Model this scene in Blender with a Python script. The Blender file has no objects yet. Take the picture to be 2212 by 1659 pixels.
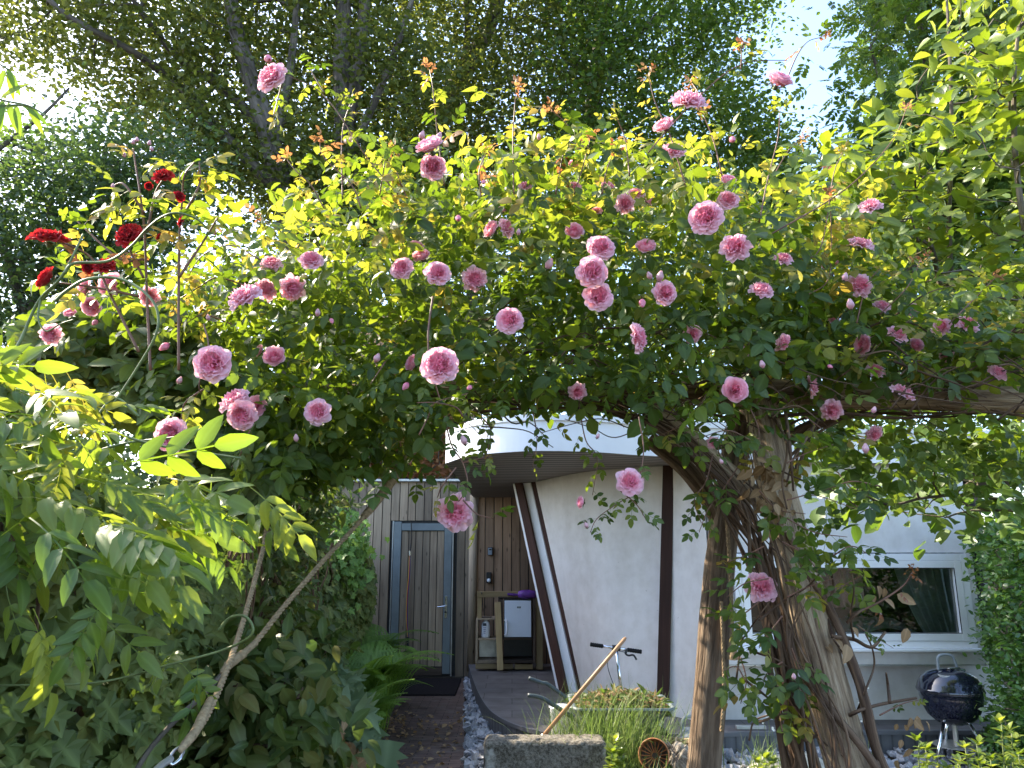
import bpy, math, random
import numpy as np
from mathutils import Vector, Matrix

SC = bpy.context.scene
COL = SC.collection
rs = np.random.RandomState(7)
random.seed(7)

# ------------------------------------------------------------------ camera
PITCH = math.radians(12.5)
CAMZ = 1.74
FPX = 1609.0                      # focal length in pixels of a 2212 px wide picture
cam = bpy.data.cameras.new("camera")
cam.sensor_width = 36.0
cam.lens = 36.0 * FPX / 2212.0
cam.clip_start = 0.05
cam.clip_end = 3000
camo = bpy.data.objects.new("camera", cam)
camo.location = (0, 0, CAMZ)
camo.rotation_euler = (math.radians(90) + PITCH, 0, 0)
COL.objects.link(camo)
SC.camera = camo

# ------------------------------------------------------------------ light
SUN_AZ, SUN_EL = math.radians(-63), math.radians(40)   # azimuth from +Y, negative = left
world = bpy.data.worlds.new("World")
SC.world = world
world.use_nodes = True
wn = world.node_tree
sky = wn.nodes.new("ShaderNodeTexSky")
sky.sky_type = 'NISHITA'
sky.sun_disc = False
sky.sun_elevation = SUN_EL
sky.sun_rotation = SUN_AZ
sky.air_density = 1.0
sky.dust_density = 1.8
sky.ozone_density = 2.4
bg = wn.nodes["Background"]
bg.inputs[1].default_value = 0.15
wn.links.new(sky.outputs[0], bg.inputs[0])
sun = bpy.data.lights.new("sun", 'SUN')
sun.energy = 3.6
sun.angle = math.radians(0.5)
sun.color = (1.0, 0.90, 0.72)
suno = bpy.data.objects.new("sun", sun)
sd = Vector((math.sin(SUN_AZ) * math.cos(SUN_EL), math.cos(SUN_AZ) * math.cos(SUN_EL), math.sin(SUN_EL)))
suno.rotation_euler = sd.to_track_quat('Z', 'Y').to_euler()
COL.objects.link(suno)
SC.view_settings.view_transform = 'Standard'
SC.view_settings.look = 'None'
SC.view_settings.exposure = 2.3
SC.view_settings.gamma = 1.0
SC.cycles.use_denoising = True
SC.cycles.max_bounces = 8
SC.cycles.transparent_max_bounces = 12

# ------------------------------------------------------------------ placing helpers
CP, SP = math.cos(PITCH), math.sin(PITCH)
def P(x, y, Y):
    xc = (x - 1106.0) / FPX; yc = (829.5 - y) / FPX
    t = Y / (CP - yc * SP)
    return Vector((xc * t, Y, CAMZ + (yc * CP + SP) * t))
def PN(x, y, Y):
    x = np.asarray(x, float); y = np.asarray(y, float); Y = np.asarray(Y, float)
    xc = (x - 1106.0) / FPX; yc = (829.5 - y) / FPX
    t = Y / (CP - yc * SP)
    return np.stack([xc * t, Y + 0 * t, CAMZ + (yc * CP + SP) * t], -1)
def G(x, y, z=0.0):
    yc = (829.5 - y) / FPX
    k = (yc * CP + SP) / (CP - yc * SP)
    return P(x, y, (z - CAMZ) / k)
def mpp(x, y, Y):                 # metres per pixel there
    yc = (829.5 - y) / FPX
    return Y / (CP - yc * SP) / FPX
def proj(p):
    v = p - np.array([0, 0, CAMZ])
    f = v[:, 1] * CP + v[:, 2] * SP
    u = -v[:, 1] * SP + v[:, 2] * CP
    return 1106 + FPX * v[:, 0] / f, 829.5 - FPX * u / f

# ------------------------------------------------------------------ mesh builder
class MB:
    def __init__(s):
        s.V = []; s.T = []; s.R = []; s.F = {}; s.n = 0; s.M = {}
    def add(s, V, faces, tc=None, rnd=0.5, mi=0):
        V = np.asarray(V, float).reshape(-1, 3); m = len(V)
        s.V.append(V)
        s.T.append(np.asarray(tc, float).reshape(-1, 3) if tc is not None else V)
        s.R.append(np.broadcast_to(np.asarray(rnd, float), (m,)))
        for f in faces:
            f = np.asarray(f, int)
            if f.size == 0: continue
            s.F.setdefault(f.shape[1], []).append(f + s.n)
            s.M.setdefault(f.shape[1], []).append(np.full(len(f), mi))
        s.n += m
        return s
    def build(s, name, mats, parent=None, smooth=False, bevel=0, loc=None):
        V = np.concatenate(s.V); T = np.concatenate(s.T); R = np.concatenate(s.R)
        me = bpy.data.meshes.new(name)
        me.vertices.add(len(V)); me.vertices.foreach_set("co", V.astype(np.float32).ravel())
        li, ls, mi = [], [], []; off = 0
        for k in sorted(s.F):
            f = np.concatenate(s.F[k]); li.append(f.ravel()); mi.append(np.concatenate(s.M[k]))
            ls.append(off + np.arange(len(f)) * k); off += f.size
        li = np.concatenate(li); ls = np.concatenate(ls); mi = np.concatenate(mi)
        me.loops.add(len(li)); me.loops.foreach_set("vertex_index", li.astype(np.int32))
        me.polygons.add(len(ls)); me.polygons.foreach_set("loop_start", ls.astype(np.int32))
        me.polygons.foreach_set("material_index", mi.astype(np.int32))
        me.polygons.foreach_set("use_smooth", np.full(len(ls), bool(smooth)))
        a = me.attributes.new("tc", 'FLOAT_VECTOR', 'POINT'); a.data.foreach_set("vector", T.astype(np.float32).ravel())
        a = me.attributes.new("rnd", 'FLOAT', 'POINT'); a.data.foreach_set("value", R.astype(np.float32))
        me.update(calc_edges=True); me.validate()
        for m in (mats if isinstance(mats, (list, tuple)) else [mats]): me.materials.append(m)
        o = bpy.data.objects.new(name, me); COL.objects.link(o)
        if parent is not None: o.parent = parent
        if loc is not None: o.location = loc
        if bevel:
            b = o.modifiers.new("bevel", 'BEVEL'); b.width = bevel; b.segments = 2; b.limit_method = 'ANGLE'
            b.harden_normals = False
        return o
    # --- shapes
    def box(s, c, size, R=None, rnd=None, grain=None, mi=0):
        h = np.array(size, float) / 2
        L = np.array([[x, y, z] for x in (-1, 1) for y in (-1, 1) for z in (-1, 1)], float) * h
        if grain is None: grain = int(np.argmax(size))
        o = [(1, 2, 0), (0, 2, 1), (0, 1, 2)][grain]
        off = rs.uniform(-5, 5, 3)
        tc = L[:, o] + off
        W = L if R is None else L @ np.array(R.to_3x3() if hasattr(R, "to_3x3") else R).T
        if rnd is None: rnd = rs.rand()
        f = [[0, 1, 3, 2], [4, 6, 7, 5], [0, 4, 5, 1], [2, 3, 7, 6], [0, 2, 6, 4], [1, 5, 7, 3]]
        return s.add(W + np.array(c), [f], tc, rnd, mi)
    def tube(s, pts, rad, n=8, rnd=None, cap=True, mi=0, wob=0.0, flat=1.0):
        pts = np.array([list(p) for p in pts], float); m = len(pts)
        rad = np.broadcast_to(np.asarray(rad, float), (m,))
        d = np.gradient(pts, axis=0); d /= np.linalg.norm(d, axis=1)[:, None] + 1e-9
        a = np.array([0, 0, 1.0]) if abs(d[0, 2]) < .9 else np.array([1.0, 0, 0])
        u = np.cross(d[0], a); u /= np.linalg.norm(u)
        U = []
        for i in range(m):
            u = u - d[i] * np.dot(u, d[i]); u /= np.linalg.norm(u) + 1e-9; U.append(u)
        U = np.array(U); Wv = np.cross(d, U)
        th = np.arange(n) * 2 * math.pi / n
        r = rad[:, None] * np.ones((1, n))
        if wob:
            ph = rs.rand(6) * 6.28
            L0 = np.concatenate([[0], np.cumsum(np.linalg.norm(np.diff(pts, axis=0), axis=1))])[:, None]
            r = r * (1 + wob * (np.sin(3 * th + ph[0] + L0 * 1.3) * .5 + np.sin(5 * th + ph[1] - L0 * 2) * .35 + np.sin(9 * th + ph[2]) * .3 + .4 * np.sin(L0 * 9 + ph[3] + th) + rs.randn(m, n) * .15))
        V = pts[:, None] + U[:, None] * (np.cos(th) * r)[..., None] + Wv[:, None] * (np.sin(th) * r * flat)[..., None]
        L = np.concatenate([[0], np.cumsum(np.linalg.norm(np.diff(pts, axis=0), axis=1))])
        off = rs.rand() * 20
        tc = np.stack([np.cos(th) * r, np.sin(th) * r, np.repeat(L[:, None] + off, n, 1)], -1)
        i = np.arange(m - 1)[:, None] * n; j = np.arange(n)[None]; j2 = (j + 1) % n
        q = np.stack([i + j, i + j2, i + n + j2, i + n + j], -1).reshape(-1, 4)
        V = V.reshape(-1, 3); tc = tc.reshape(-1, 3)
        if rnd is None: rnd = rs.rand()
        if cap:
            V = np.vstack([V, pts[0], pts[-1]]); tc = np.vstack([tc, [0, 0, off], [0, 0, off + L[-1]]])
            k = m * n; jj = np.arange(n); jn = (jj + 1) % n
            t1 = np.stack([np.full(n, k), jn, jj], -1)
            t2 = np.stack([np.full(n, k + 1), (m - 1) * n + jj, (m - 1) * n + jn], -1)
            return s.add(V, [q, t1, t2], tc, rnd, mi)
        return s.add(V, [q], tc, rnd, mi)
    def lathe(s, prof, c=(0, 0, 0), n=32, R=None, rnd=.5, mi=0):
        prof = np.array(prof, float); m = len(prof)
        th = np.arange(n) * 2 * math.pi / n
        V = np.stack([prof[:, :1] * np.cos(th), prof[:, :1] * np.sin(th), np.repeat(prof[:, 1:2], n, 1)], -1).reshape(-1, 3)
        if R is not None: V = V @ np.array(R.to_3x3()).T
        i = np.arange(m - 1)[:, None] * n; j = np.arange(n)[None]; j2 = (j + 1) % n
        q = np.stack([i + j, i + j2, i + n + j2, i + n + j], -1).reshape(-1, 4)
        return s.add(V + np.array(c), [q], V, rnd, mi)
    def prism(s, poly, z0, z1, rnd=.5, mi=0):          # poly list of (x,y)
        n = len(poly); p = np.array(poly, float)
        V = np.vstack([np.c_[p, np.full(n, z0)], np.c_[p, np.full(n, z1)]])
        j = np.arange(n); jn = (j + 1) % n
        q = np.stack([j, jn, n + jn, n + j], -1)
        s.add(V, [q], None, rnd, mi)
        s.add(V[n:], [[list(range(n))]], None, rnd, mi)
        s.add(V[:n], [[list(range(n))[::-1]]], None, rnd, mi)
        return s
    def grid(s, A, tc=None, rnd=.5, mi=0):             # A (m,n,3)
        m, n, _ = A.shape
        i = np.arange(m - 1)[:, None] * n; j = np.arange(n - 1)[None]
        q = np.stack([i + j, i + j + 1, i + n + j + 1, i + n + j], -1).reshape(-1, 4)
        return s.add(A.reshape(-1, 3), [q], tc, rnd, mi)
    def inst(s, tm, pos, ax, up, sc, rnd, mi=0):       # many copies of a leaf template
        TV, TF, TT = tm
        pos = np.asarray(pos, float); N = len(pos)
        if N == 0: return s
        ax = ax / (np.linalg.norm(ax, axis=1)[:, None] + 1e-9)
        up = up - ax * np.sum(up * ax, 1)[:, None]; up = up / (np.linalg.norm(up, axis=1)[:, None] + 1e-9)
        X = np.cross(ax, up)
        sc = np.broadcast_to(np.asarray(sc, float), (N,))
        V = (TV[None, :, 0:1] * X[:, None] + TV[None, :, 1:2] * ax[:, None] + TV[None, :, 2:3] * up[:, None]) * sc[:, None, None] + pos[:, None]
        nv = len(TV)
        F = [(np.asarray(f)[None] + (np.arange(N) * nv)[:, None, None]).reshape(-1, np.asarray(f).shape[1]) for f in TF if len(f)]
        rnd = np.broadcast_to(np.asarray(rnd, float), (N,))
        return s.add(V.reshape(-1, 3), F, np.tile(TT, (N, 1)), np.repeat(rnd, nv), mi)

def cat(pts, k=8):                # smooth a control polyline
    p = np.array([list(q) for q in pts], float)
    if len(p) < 3: 
        t = np.linspace(0, 1, k + 1)[:, None]; return p[0] * (1 - t) + p[-1] * t
    p = np.vstack([2 * p[0] - p[1], p, 2 * p[-1] - p[-2]])
    out = []
    for i in range(1, len(p) - 2):
        t = np.linspace(0, 1, k, endpoint=False)[:, None]
        a, b, c, d = p[i - 1], p[i], p[i + 1], p[i + 2]
        out.append(.5 * ((2 * b) + (c - a) * t + (2 * a - 5 * b + 4 * c - d) * t ** 2 + (3 * b - a - 3 * c + d) * t ** 3))
    out.append(p[-2][None]); return np.vstack(out)
def lerpr(r0, r1, n): return np.linspace(r0, r1, n)
def runit(n):
    v = rs.randn(n, 3); return v / np.linalg.norm(v, axis=1)[:, None]

# ------------------------------------------------------------------ object helpers
def tag(o, label=None, cat_=None, group=None, kind=None):
    if label: o["label"] = label
    if cat_: o["category"] = cat_
    if group: o["group"] = group
    if kind: o["kind"] = kind
    return o
def thing(name, label, cat_, loc=(0, 0, 0), group=None):
    o = bpy.data.objects.new(name, None); COL.objects.link(o)
    o.empty_display_size = .1
    o["at"] = list(loc)
    return tag(o, label, cat_, group)

# ------------------------------------------------------------------ materials
def newmat(name):
    m = bpy.data.materials.new(name); m.use_nodes = True
    nt = m.node_tree; nt.nodes.clear()
    out = nt.nodes.new("ShaderNodeOutputMaterial")
    return m, nt, out
def N(nt, t, **kw):
    n = nt.nodes.new(t)
    for k, v in kw.items(): setattr(n, k, v)
    return n
def attr(nt, name): return N(nt, "ShaderNodeAttribute", attribute_name=name)
def ramp(nt, fac, cols, pos=None):
    r = N(nt, "ShaderNodeValToRGB"); e = r.color_ramp.elements
    pos = pos or [i / (len(cols) - 1) for i in range(len(cols))]
    while len(e) < len(cols): e.new(.5)
    for el, c, p in zip(e, cols, pos): el.position = p; el.color = (*c, 1)
    nt.links.new(fac, r.inputs[0]); return r.outputs[0]
def noise(nt, vec, scale, detail=4, rough=.55):
    n = N(nt, "ShaderNodeTexNoise"); n.inputs["Scale"].default_value = scale
    n.inputs["Detail"].default_value = detail; n.inputs["Roughness"].default_value = rough
    if vec is not None: nt.links.new(vec, n.inputs["Vector"])
    return n.outputs[0]
def mapping(nt, vec, sc):
    m = N(nt, "ShaderNodeMapping"); m.inputs["Scale"].default_value = sc
    nt.links.new(vec, m.inputs["Vector"]); return m.outputs[0]
def mix(nt, f, a, b, mode='MIX'):
    m = N(nt, "ShaderNodeMix", data_type='RGBA', blend_type=mode)
    for s_, v in ((m.inputs[0], f), (m.inputs[6], a), (m.inputs[7], b)):
        if hasattr(v, "links") or hasattr(v, "is_linked"): nt.links.new(v, s_)
        elif isinstance(v, (int, float)): s_.default_value = v
        else: s_.default_value = (*v, 1)
    return m.outputs[2]
def bump(nt, h, strength=.4, dist=.01):
    b = N(nt, "ShaderNodeBump"); b.inputs["Strength"].default_value = strength; b.inputs["Distance"].default_value = dist
    nt.links.new(h, b.inputs["Height"]); return b.outputs[0]
def pbsdf(nt, out, col, rough=.6, metal=0, spec=.5, nrm=None, coat=0):
    p = N(nt, "ShaderNodeBsdfPrincipled")
    if isinstance(col, tuple): p.inputs["Base Color"].default_value = (*col, 1)
    else: nt.links.new(col, p.inputs["Base Color"])
    p.inputs["Roughness"].default_value = rough; p.inputs["Metallic"].default_value = metal
    p.inputs["Specular IOR Level"].default_value = spec; p.inputs["Coat Weight"].default_value = coat
    if nrm is not None: nt.links.new(nrm, p.inputs["Normal"])
    if out is not None: nt.links.new(p.outputs[0], out.inputs[0])
    return p
def m_plain(name, col, rough=.5, metal=0, spec=.5, var=.12, scale=12, coat=0):
    m, nt, out = newmat(name)
    tc = N(nt, "ShaderNodeTexCoord").outputs["Object"]
    n = noise(nt, tc, scale, 5)
    c = ramp(nt, n, [tuple(x * (1 - var) for x in col), tuple(min(1, x * (1 + var)) for x in col)], [.3, .7])
    pbsdf(nt, out, c, rough, metal, spec, None, coat); return m
def m_leaf(name, cols, tcol, tf=.4, rough=.45, spec=.45, vein=.25, patch=None):
    m, nt, out = newmat(name)
    r = attr(nt, "rnd").outputs["Fac"]; t = attr(nt, "tc").outputs["Vector"]
    c = ramp(nt, r, cols)
    tcc = ramp(nt, r, tcol)
    sep = N(nt, "ShaderNodeSeparateXYZ"); nt.links.new(t, sep.inputs[0])
    ab = N(nt, "ShaderNodeMath", operation='ABSOLUTE'); nt.links.new(sep.outputs[0], ab.inputs[0])
    v = N(nt, "ShaderNodeMapRange"); v.inputs[1].default_value = 0; v.inputs[2].default_value = .14
    v.inputs[3].default_value = vein; v.inputs[4].default_value = 0; nt.links.new(ab.outputs[0], v.inputs[0])
    if vein > 0:
        c = mix(nt, v.outputs[0], c, tuple(min(1, x * 2.6 + .03) for x in cols[len(cols) // 2]))
    if patch:
        n = noise(nt, N(nt, "ShaderNodeTexCoord").outputs["Object"], 30, 3)
        k = N(nt, "ShaderNodeMapRange"); k.inputs[1].default_value = .62; k.inputs[2].default_value = .75; nt.links.new(n, k.inputs[0])
        c = mix(nt, k.outputs[0], c, patch)
    p = pbsdf(nt, None, c, rough, 0, spec)
    tr = N(nt, "ShaderNodeBsdfTranslucent"); nt.links.new(tcc, tr.inputs[0])
    mx = N(nt, "ShaderNodeMixShader"); mx.inputs[0].default_value = tf
    nt.links.new(p.outputs[0], mx.inputs[1]); nt.links.new(tr.outputs[0], mx.inputs[2])
    nt.links.new(mx.outputs[0], out.inputs[0]); return m
def m_wood(name, cols, sc=(40, 40, 2.2), rough=.75, knots=True, bs=.5):
    m, nt, out = newmat(name)
    t = attr(nt, "tc").outputs["Vector"]; r = attr(nt, "rnd").outputs["Fac"]
    n1 = noise(nt, mapping(nt, t, sc), 1.0, 6, .65)
    n2 = noise(nt, mapping(nt, t, (4, 4, 1.0)), 1.0, 3)
    c = ramp(nt, n1, cols, [.25 + .5 * i / (len(cols) - 1) for i in range(len(cols))])
    c = mix(nt, n2, c, tuple(x * .55 for x in cols[0]), 'MIX') if not knots else mix(nt, .35, c, ramp(nt, n2, [tuple(x * .6 for x in cols[0]), cols[-1]], [.35, .65]))
    rr = ramp(nt, r, [(.55, .54, .53), (1.22, 1.17, 1.10)])
    c = mix(nt, 1.0, c, rr, 'MULTIPLY')
    if knots:
        vo = N(nt, "ShaderNodeTexVoronoi"); vo.inputs["Scale"].default_value = 1.0
        nt.links.new(mapping(nt, t, (9, 9, 3.2)), vo.inputs["Vector"])
        k = N(nt, "ShaderNodeMapRange"); k.inputs[1].default_value = .04; k.inputs[2].default_value = .13
        k.inputs[3].default_value = .75; k.inputs[4].default_value = 0; nt.links.new(vo.outputs["Distance"], k.inputs[0])
        c = mix(nt, k.outputs[0], c, tuple(x * .35 for x in cols[0]))
    pbsdf(nt, out, c, rough, 0, .3, bump(nt, n1, bs, .006)); return m
def m_bark(name, cols, sc=(28, 28, 1.6), bs=1.0, dist=.02):
    m, nt, out = newmat(name)
    t = attr(nt, "tc").outputs["Vector"]
    n1 = noise(nt, mapping(nt, t, sc), 1.0, 8, .7)
    n2 = noise(nt, mapping(nt, t, (10, 10, 2.0)), 1.0, 4)
    n3 = noise(nt, mapping(nt, t, (90, 90, 5)), 1.0, 3)
    c = ramp(nt, n1, cols, [.40 + .20 * i / (len(cols) - 1) for i in range(len(cols))])
    c = mix(nt, .30, c, ramp(nt, n2, [cols[0], cols[-1]], [.40, .62]))
    c = mix(nt, .25, c, ramp(nt, n3, [tuple(x * .5 for x in cols[0]), cols[-1]], [.35, .65]))
    h = N(nt, "ShaderNodeMath", operation='ADD'); nt.links.new(n1, h.inputs[0]); nt.links.new(n3, h.inputs[1])
    pbsdf(nt, out, c, .85, 0, .25, bump(nt, h.outputs[0], bs, dist)); return m

M = {}
M['white_paint'] = m_plain('white_paint', (.84, .82, .83), .45, var=.04, scale=3)
M['frame_white'] = m_plain('frame_white', (.84, .84, .85), .3, var=.02)
def m_plaster():
    m, nt, out = newmat('plaster')
    tc = N(nt, "ShaderNodeTexCoord").outputs["Object"]
    n = noise(nt, tc, 1.6, 6, .6); n2 = noise(nt, tc, 9, 5, .6); n3 = noise(nt, tc, 160, 2)
    n4 = noise(nt, mapping(nt, tc, (3, 3, .5)), 1, 5)
    c = ramp(nt, n, [(.60, .56, .53), (.70, .66, .635), (.76, .72, .70)], [.3, .5, .7])
    c = mix(nt, .35, c, ramp(nt, n2, [(.56, .52, .48), (.78, .75, .735)], [.35, .6]))
    c = mix(nt, .25, c, ramp(nt, n4, [(.50, .46, .42), (.78, .75, .735)], [.35, .6]))
    sp_ = ramp(nt, noise(nt, tc, 26, 2), [(1, 1, 1), (1, 1, 1), (.45, .42, .40)], [0, .73, .78])
    c = mix(nt, .5, c, sp_, 'MULTIPLY')
    pbsdf(nt, out, c, .85, 0, .25, bump(nt, n3, .25, .003)); return m
M['plaster'] = m_plaster()
M['brown_post'] = m_wood('brown_post', [(.035, .014, .010), (.075, .030, .020), (.11, .05, .035)], (30, 30, 2), .7, False, .3)
M['fence_wood'] = m_wood('fence_wood', [(.19, .14, .095), (.33, .255, .18), (.46, .37, .26)], (45, 45, 2.0), .8)
M['warm_wood'] = m_wood('warm_wood', [(.17, .10, .06), (.30, .19, .12), (.40, .26, .165)], (45, 45, 2.0), .75)
M['new_wood'] = m_wood('new_wood', [(.25, .17, .075), (.40, .29, .14), (.50, .38, .21)], (35, 35, 2.5), .7)
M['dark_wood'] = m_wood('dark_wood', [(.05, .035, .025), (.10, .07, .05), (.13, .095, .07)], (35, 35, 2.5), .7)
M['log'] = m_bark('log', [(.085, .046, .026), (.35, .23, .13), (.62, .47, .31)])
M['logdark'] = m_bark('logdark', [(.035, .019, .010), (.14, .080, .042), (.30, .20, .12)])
M['logpost'] = m_bark('logpost', [(.045, .026, .016), (.16, .105, .066), (.34, .25, .17)])
M['cane'] = m_bark('cane', [(.035, .018, .011), (.10, .056, .033), (.20, .125, .075)], (60, 60, 4), .5, .004)
M['greencane'] = m_plain('greencane', (.12, .15, .045), .5, var=.3, scale=30)
M['redcane'] = m_plain('redcane', (.16, .07, .04), .5, var=.3, scale=30)
M['trunk'] = m_bark('trunk', [(.035, .028, .02), (.13, .105, .08), (.24, .20, .16)], (9, 9, 1.6), .6, .03)
M['soil'] = None
def m_soil():
    m, nt, out = newmat('soil')
    tc = N(nt, "ShaderNodeTexCoord").outputs["Object"]
    n = noise(nt, tc, 2.5, 8, .7); n2 = noise(nt, tc, 30, 4, .7)
    c = ramp(nt, n, [(.02, .016, .011), (.05, .038, .026), (.05, .05, .022)], [.3, .5, .75])
    c = mix(nt, .4, c, ramp(nt, n2, [(.012, .010, .008), (.08, .06, .04)], [.4, .65]))
    pbsdf(nt, out, c, .95, 0, .1, bump(nt, n2, .8, .03)); return m
M['soil'] = m_soil()
def m_path():
    m, nt, out = newmat('brick_path')
    tc = N(nt, "ShaderNodeTexCoord").outputs["Object"]
    b = N(nt, "ShaderNodeTexBrick"); nt.links.new(tc, b.inputs["Vector"])
    b.inputs["Scale"].default_value = 1; b.inputs["Brick Width"].default_value = .21; b.inputs["Row Height"].default_value = .052
    b.inputs["Mortar Size"].default_value = .0045; b.inputs["Mortar Smooth"].default_value = .4; b.inputs["Bias"].default_value = 0
    b.inputs["Color1"].default_value = (.20, .135, .11, 1); b.inputs["Color2"].default_value = (.13, .09, .078, 1); b.inputs["Mortar"].default_value = (.045, .035, .028, 1)
    n = noise(nt, tc, 3, 6, .7); n2 = noise(nt, tc, 40, 4)
    c = mix(nt, .6, b.outputs[0], ramp(nt, n, [(.55, .48, .42), (1.25, 1.2, 1.15)], [.35, .65]), 'MULTIPLY')
    c = mix(nt, ramp(nt, noise(nt, tc, 7, 5), [(0, 0, 0), (.5, .5, .5)], [.52, .7]), c, (.19, .16, .135))
    h = N(nt, "ShaderNodeMath", operation='SUBTRACT'); nt.links.new(n2, h.inputs[0]); nt.links.new(b.outputs[1], h.inputs[1])
    pbsdf(nt, out, c, .85, 0, .25, bump(nt, h.outputs[0], .5, .008)); return m
M['path'] = m_path()
def m_tile():
    m, nt, out = newmat('terrace_tile')
    tc = N(nt, "ShaderNodeTexCoord").outputs["Object"]
    b = N(nt, "ShaderNodeTexBrick"); nt.links.new(tc, b.inputs["Vector"]); b.offset = .5
    b.inputs["Scale"].default_value = 1; b.inputs["Brick Width"].default_value = .6; b.inputs["Row Height"].default_value = .3
    b.inputs["Mortar Size"].default_value = .004
    b.inputs["Color1"].default_value = (.16, .145, .14, 1); b.inputs["Color2"].default_value = (.12, .11, .11, 1); b.inputs["Mortar"].default_value = (.05, .045, .04, 1)
    c = mix(nt, .5, b.outputs[0], ramp(nt, noise(nt, tc, 5, 6), [(.6, .55, .5), (1.3, 1.3, 1.3)], [.35, .65]), 'MULTIPLY')
    pbsdf(nt, out, c, .7, 0, .35, bump(nt, noise(nt, tc, 60, 3), .2, .003)); return m
M['tile'] = m_tile()
def m_edge():
    m, nt, out = newmat('terrace_edge')
    tc = attr(nt, "tc").outputs["Vector"]
    w = N(nt, "ShaderNodeTexWave"); w.inputs["Scale"].default_value = 3.2; w.inputs["Distortion"].default_value = .3; nt.links.new(tc, w.inputs["Vector"])
    c = ramp(nt, w.outputs[0], [(.05, .05, .055), (.13, .13, .138), (.16, .16, .17)], [0, .12, 1])
    c = mix(nt, .4, c, ramp(nt, noise(nt, tc, 9, 5), [(.05, .05, .05), (.15, .15, .155)], [.35, .7]))
    pbsdf(nt, out, c, .6, 0, .4, bump(nt, w.outputs[0], .4, .004)); return m
M['edge'] = m_edge()
def m_conc():
    m, nt, out = newmat('old_concrete')
    tc = N(nt, "ShaderNodeTexCoord").outputs["Object"]
    n = noise(nt, tc, 7, 8, .75); n2 = noise(nt, tc, 55, 4, .7)
    c = ramp(nt, n, [(.05, .042, .030), (.13, .11, .085), (.27, .24, .20)], [.36, .5, .64])
    c = mix(nt, .5, c, ramp(nt, n2, [(.04, .034, .025), (.30, .27, .23)], [.40, .60]))
    c = mix(nt, ramp(nt, noise(nt, tc, 3.2, 4), [(0, 0, 0), (.7, .7, .7)], [.62, .68]), c, (.48, .46, .42))
    pbsdf(nt, out, c, .95, 0, .2, bump(nt, n2, .8, .01)); return m
M['concrete'] = m_conc()
M['slate'] = None
def m_slate():
    m, nt, out = newmat('slate_chips')
    c = ramp(nt, attr(nt, "rnd").outputs["Fac"], [(.17, .17, .185), (.33, .33, .35), (.52, .52, .55), (.42, .38, .34)])
    tc = N(nt, "ShaderNodeTexCoord").outputs["Object"]
    c = mix(nt, .35, c, ramp(nt, noise(nt, tc, 60, 4), [(.10, .10, .11), (.5, .5, .52)], [.35, .65]))
    pbsdf(nt, out, c, .7, 0, .35, bump(nt, noise(nt, tc, 120, 3), .3, .004)); return m
M['slate'] = m_slate()
M['blue_paint'] = m_plain('blue_paint', (.15, .175, .175), .5, var=.15, scale=6)
M['darkgreen'] = m_plain('darkgreen', (.045, .06, .065), .45, var=.2)
M['mat'] = m_plain('mat', (.022, .018, .018), .95, spec=.1, var=.4, scale=60)
M['steel'] = m_plain('steel', (.55, .55, .55), .25, 1, var=.08)
M['chrome'] = m_plain('chrome', (.75, .75, .78), .12, 1, var=.03)
M['black'] = m_plain('black', (.014, .014, .016), .45, var=.3)
M['rubber'] = m_plain('rubber', (.012, .012, .013), .8, spec=.2, var=.3)
M['enamel'] = m_plain('enamel', (.006, .007, .018), .08, 0, .6, var=.2, coat=.6)
M['alu'] = m_plain('alu', (.50, .49, .46), .4, .7, var=.2, scale=9)
M['fridge'] = m_plain('fridge', (.74, .79, .86), .3, var=.02)
M['grey_plastic'] = m_plain('grey_plastic', (.20, .23, .25), .5, var=.15)
M['tray'] = m_plain('tray', (.13, .155, .16), .55, 0, var=.25, scale=8)
M['purple'] = m_plain('purple', (.13, .035, .24), .5, var=.35, scale=14)
M['orange'] = m_plain('orange', (.40, .15, .05), .6, var=.3, scale=18)
M['red'] = m_plain('red', (.45, .03, .02), .6)
M['yellow'] = m_plain('yellow', (.55, .38, .06), .6)
M['violet'] = m_plain('violet', (.04, .03, .13), .6)
M['label_dark'] = m_plain('label_dark', (.03, .035, .045), .5)
M['lcd'] = m_plain('lcd', (.40, .46, .42), .4)
M['bottle'] = m_plain('bottle', (.78, .78, .80), .35, var=.03)
M['stick'] = m_wood('stick', [(.42, .24, .13), (.56, .34, .20), (.64, .42, .27)], (60, 60, 3), .45, False, .15)
M['rope'] = m_plain('rope', (.30, .215, .125), .9, spec=.15, var=.35, scale=70)
M['curtain'] = m_plain('curtain', (.36, .42, .42), .9, spec=.1, var=.1)
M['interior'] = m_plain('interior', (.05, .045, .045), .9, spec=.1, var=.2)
M['brick'] = None
def m_brick():
    m, nt, out = newmat('house_brick')
    tc = N(nt, "ShaderNodeTexCoord").outputs["Object"]
    mp = N(nt, "ShaderNodeMapping"); mp.inputs["Rotation"].default_value = (math.radians(90), 0, 0); nt.links.new(tc, mp.inputs[0])
    b = N(nt, "ShaderNodeTexBrick"); nt.links.new(mp.outputs[0], b.inputs["Vector"]); b.inputs["Scale"].default_value = 1
    b.inputs["Brick Width"].default_value = .22; b.inputs["Row Height"].default_value = .07; b.inputs["Mortar Size"].default_value = .008
    b.inputs["Color1"].default_value = (.42, .25, .20, 1); b.inputs["Color2"].default_value = (.33, .18, .14, 1); b.inputs["Mortar"].default_value = (.45, .42, .38, 1)
    pbsdf(nt, out, b.outputs[0], .9, 0, .2); return m
M['brick'] = m_brick()
M['rooftile'] = m_plain('rooftile', (.12, .06, .045), .8, var=.3, scale=8)
M['shedwood'] = m_wood('shedwood', [(.20, .18, .17), (.30, .28, .26), (.36, .34, .32)], (40, 40, 2), .85)
M['stone'] = m_plain('stone', (.42, .38, .30), .9, var=.35, scale=14)
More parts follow.
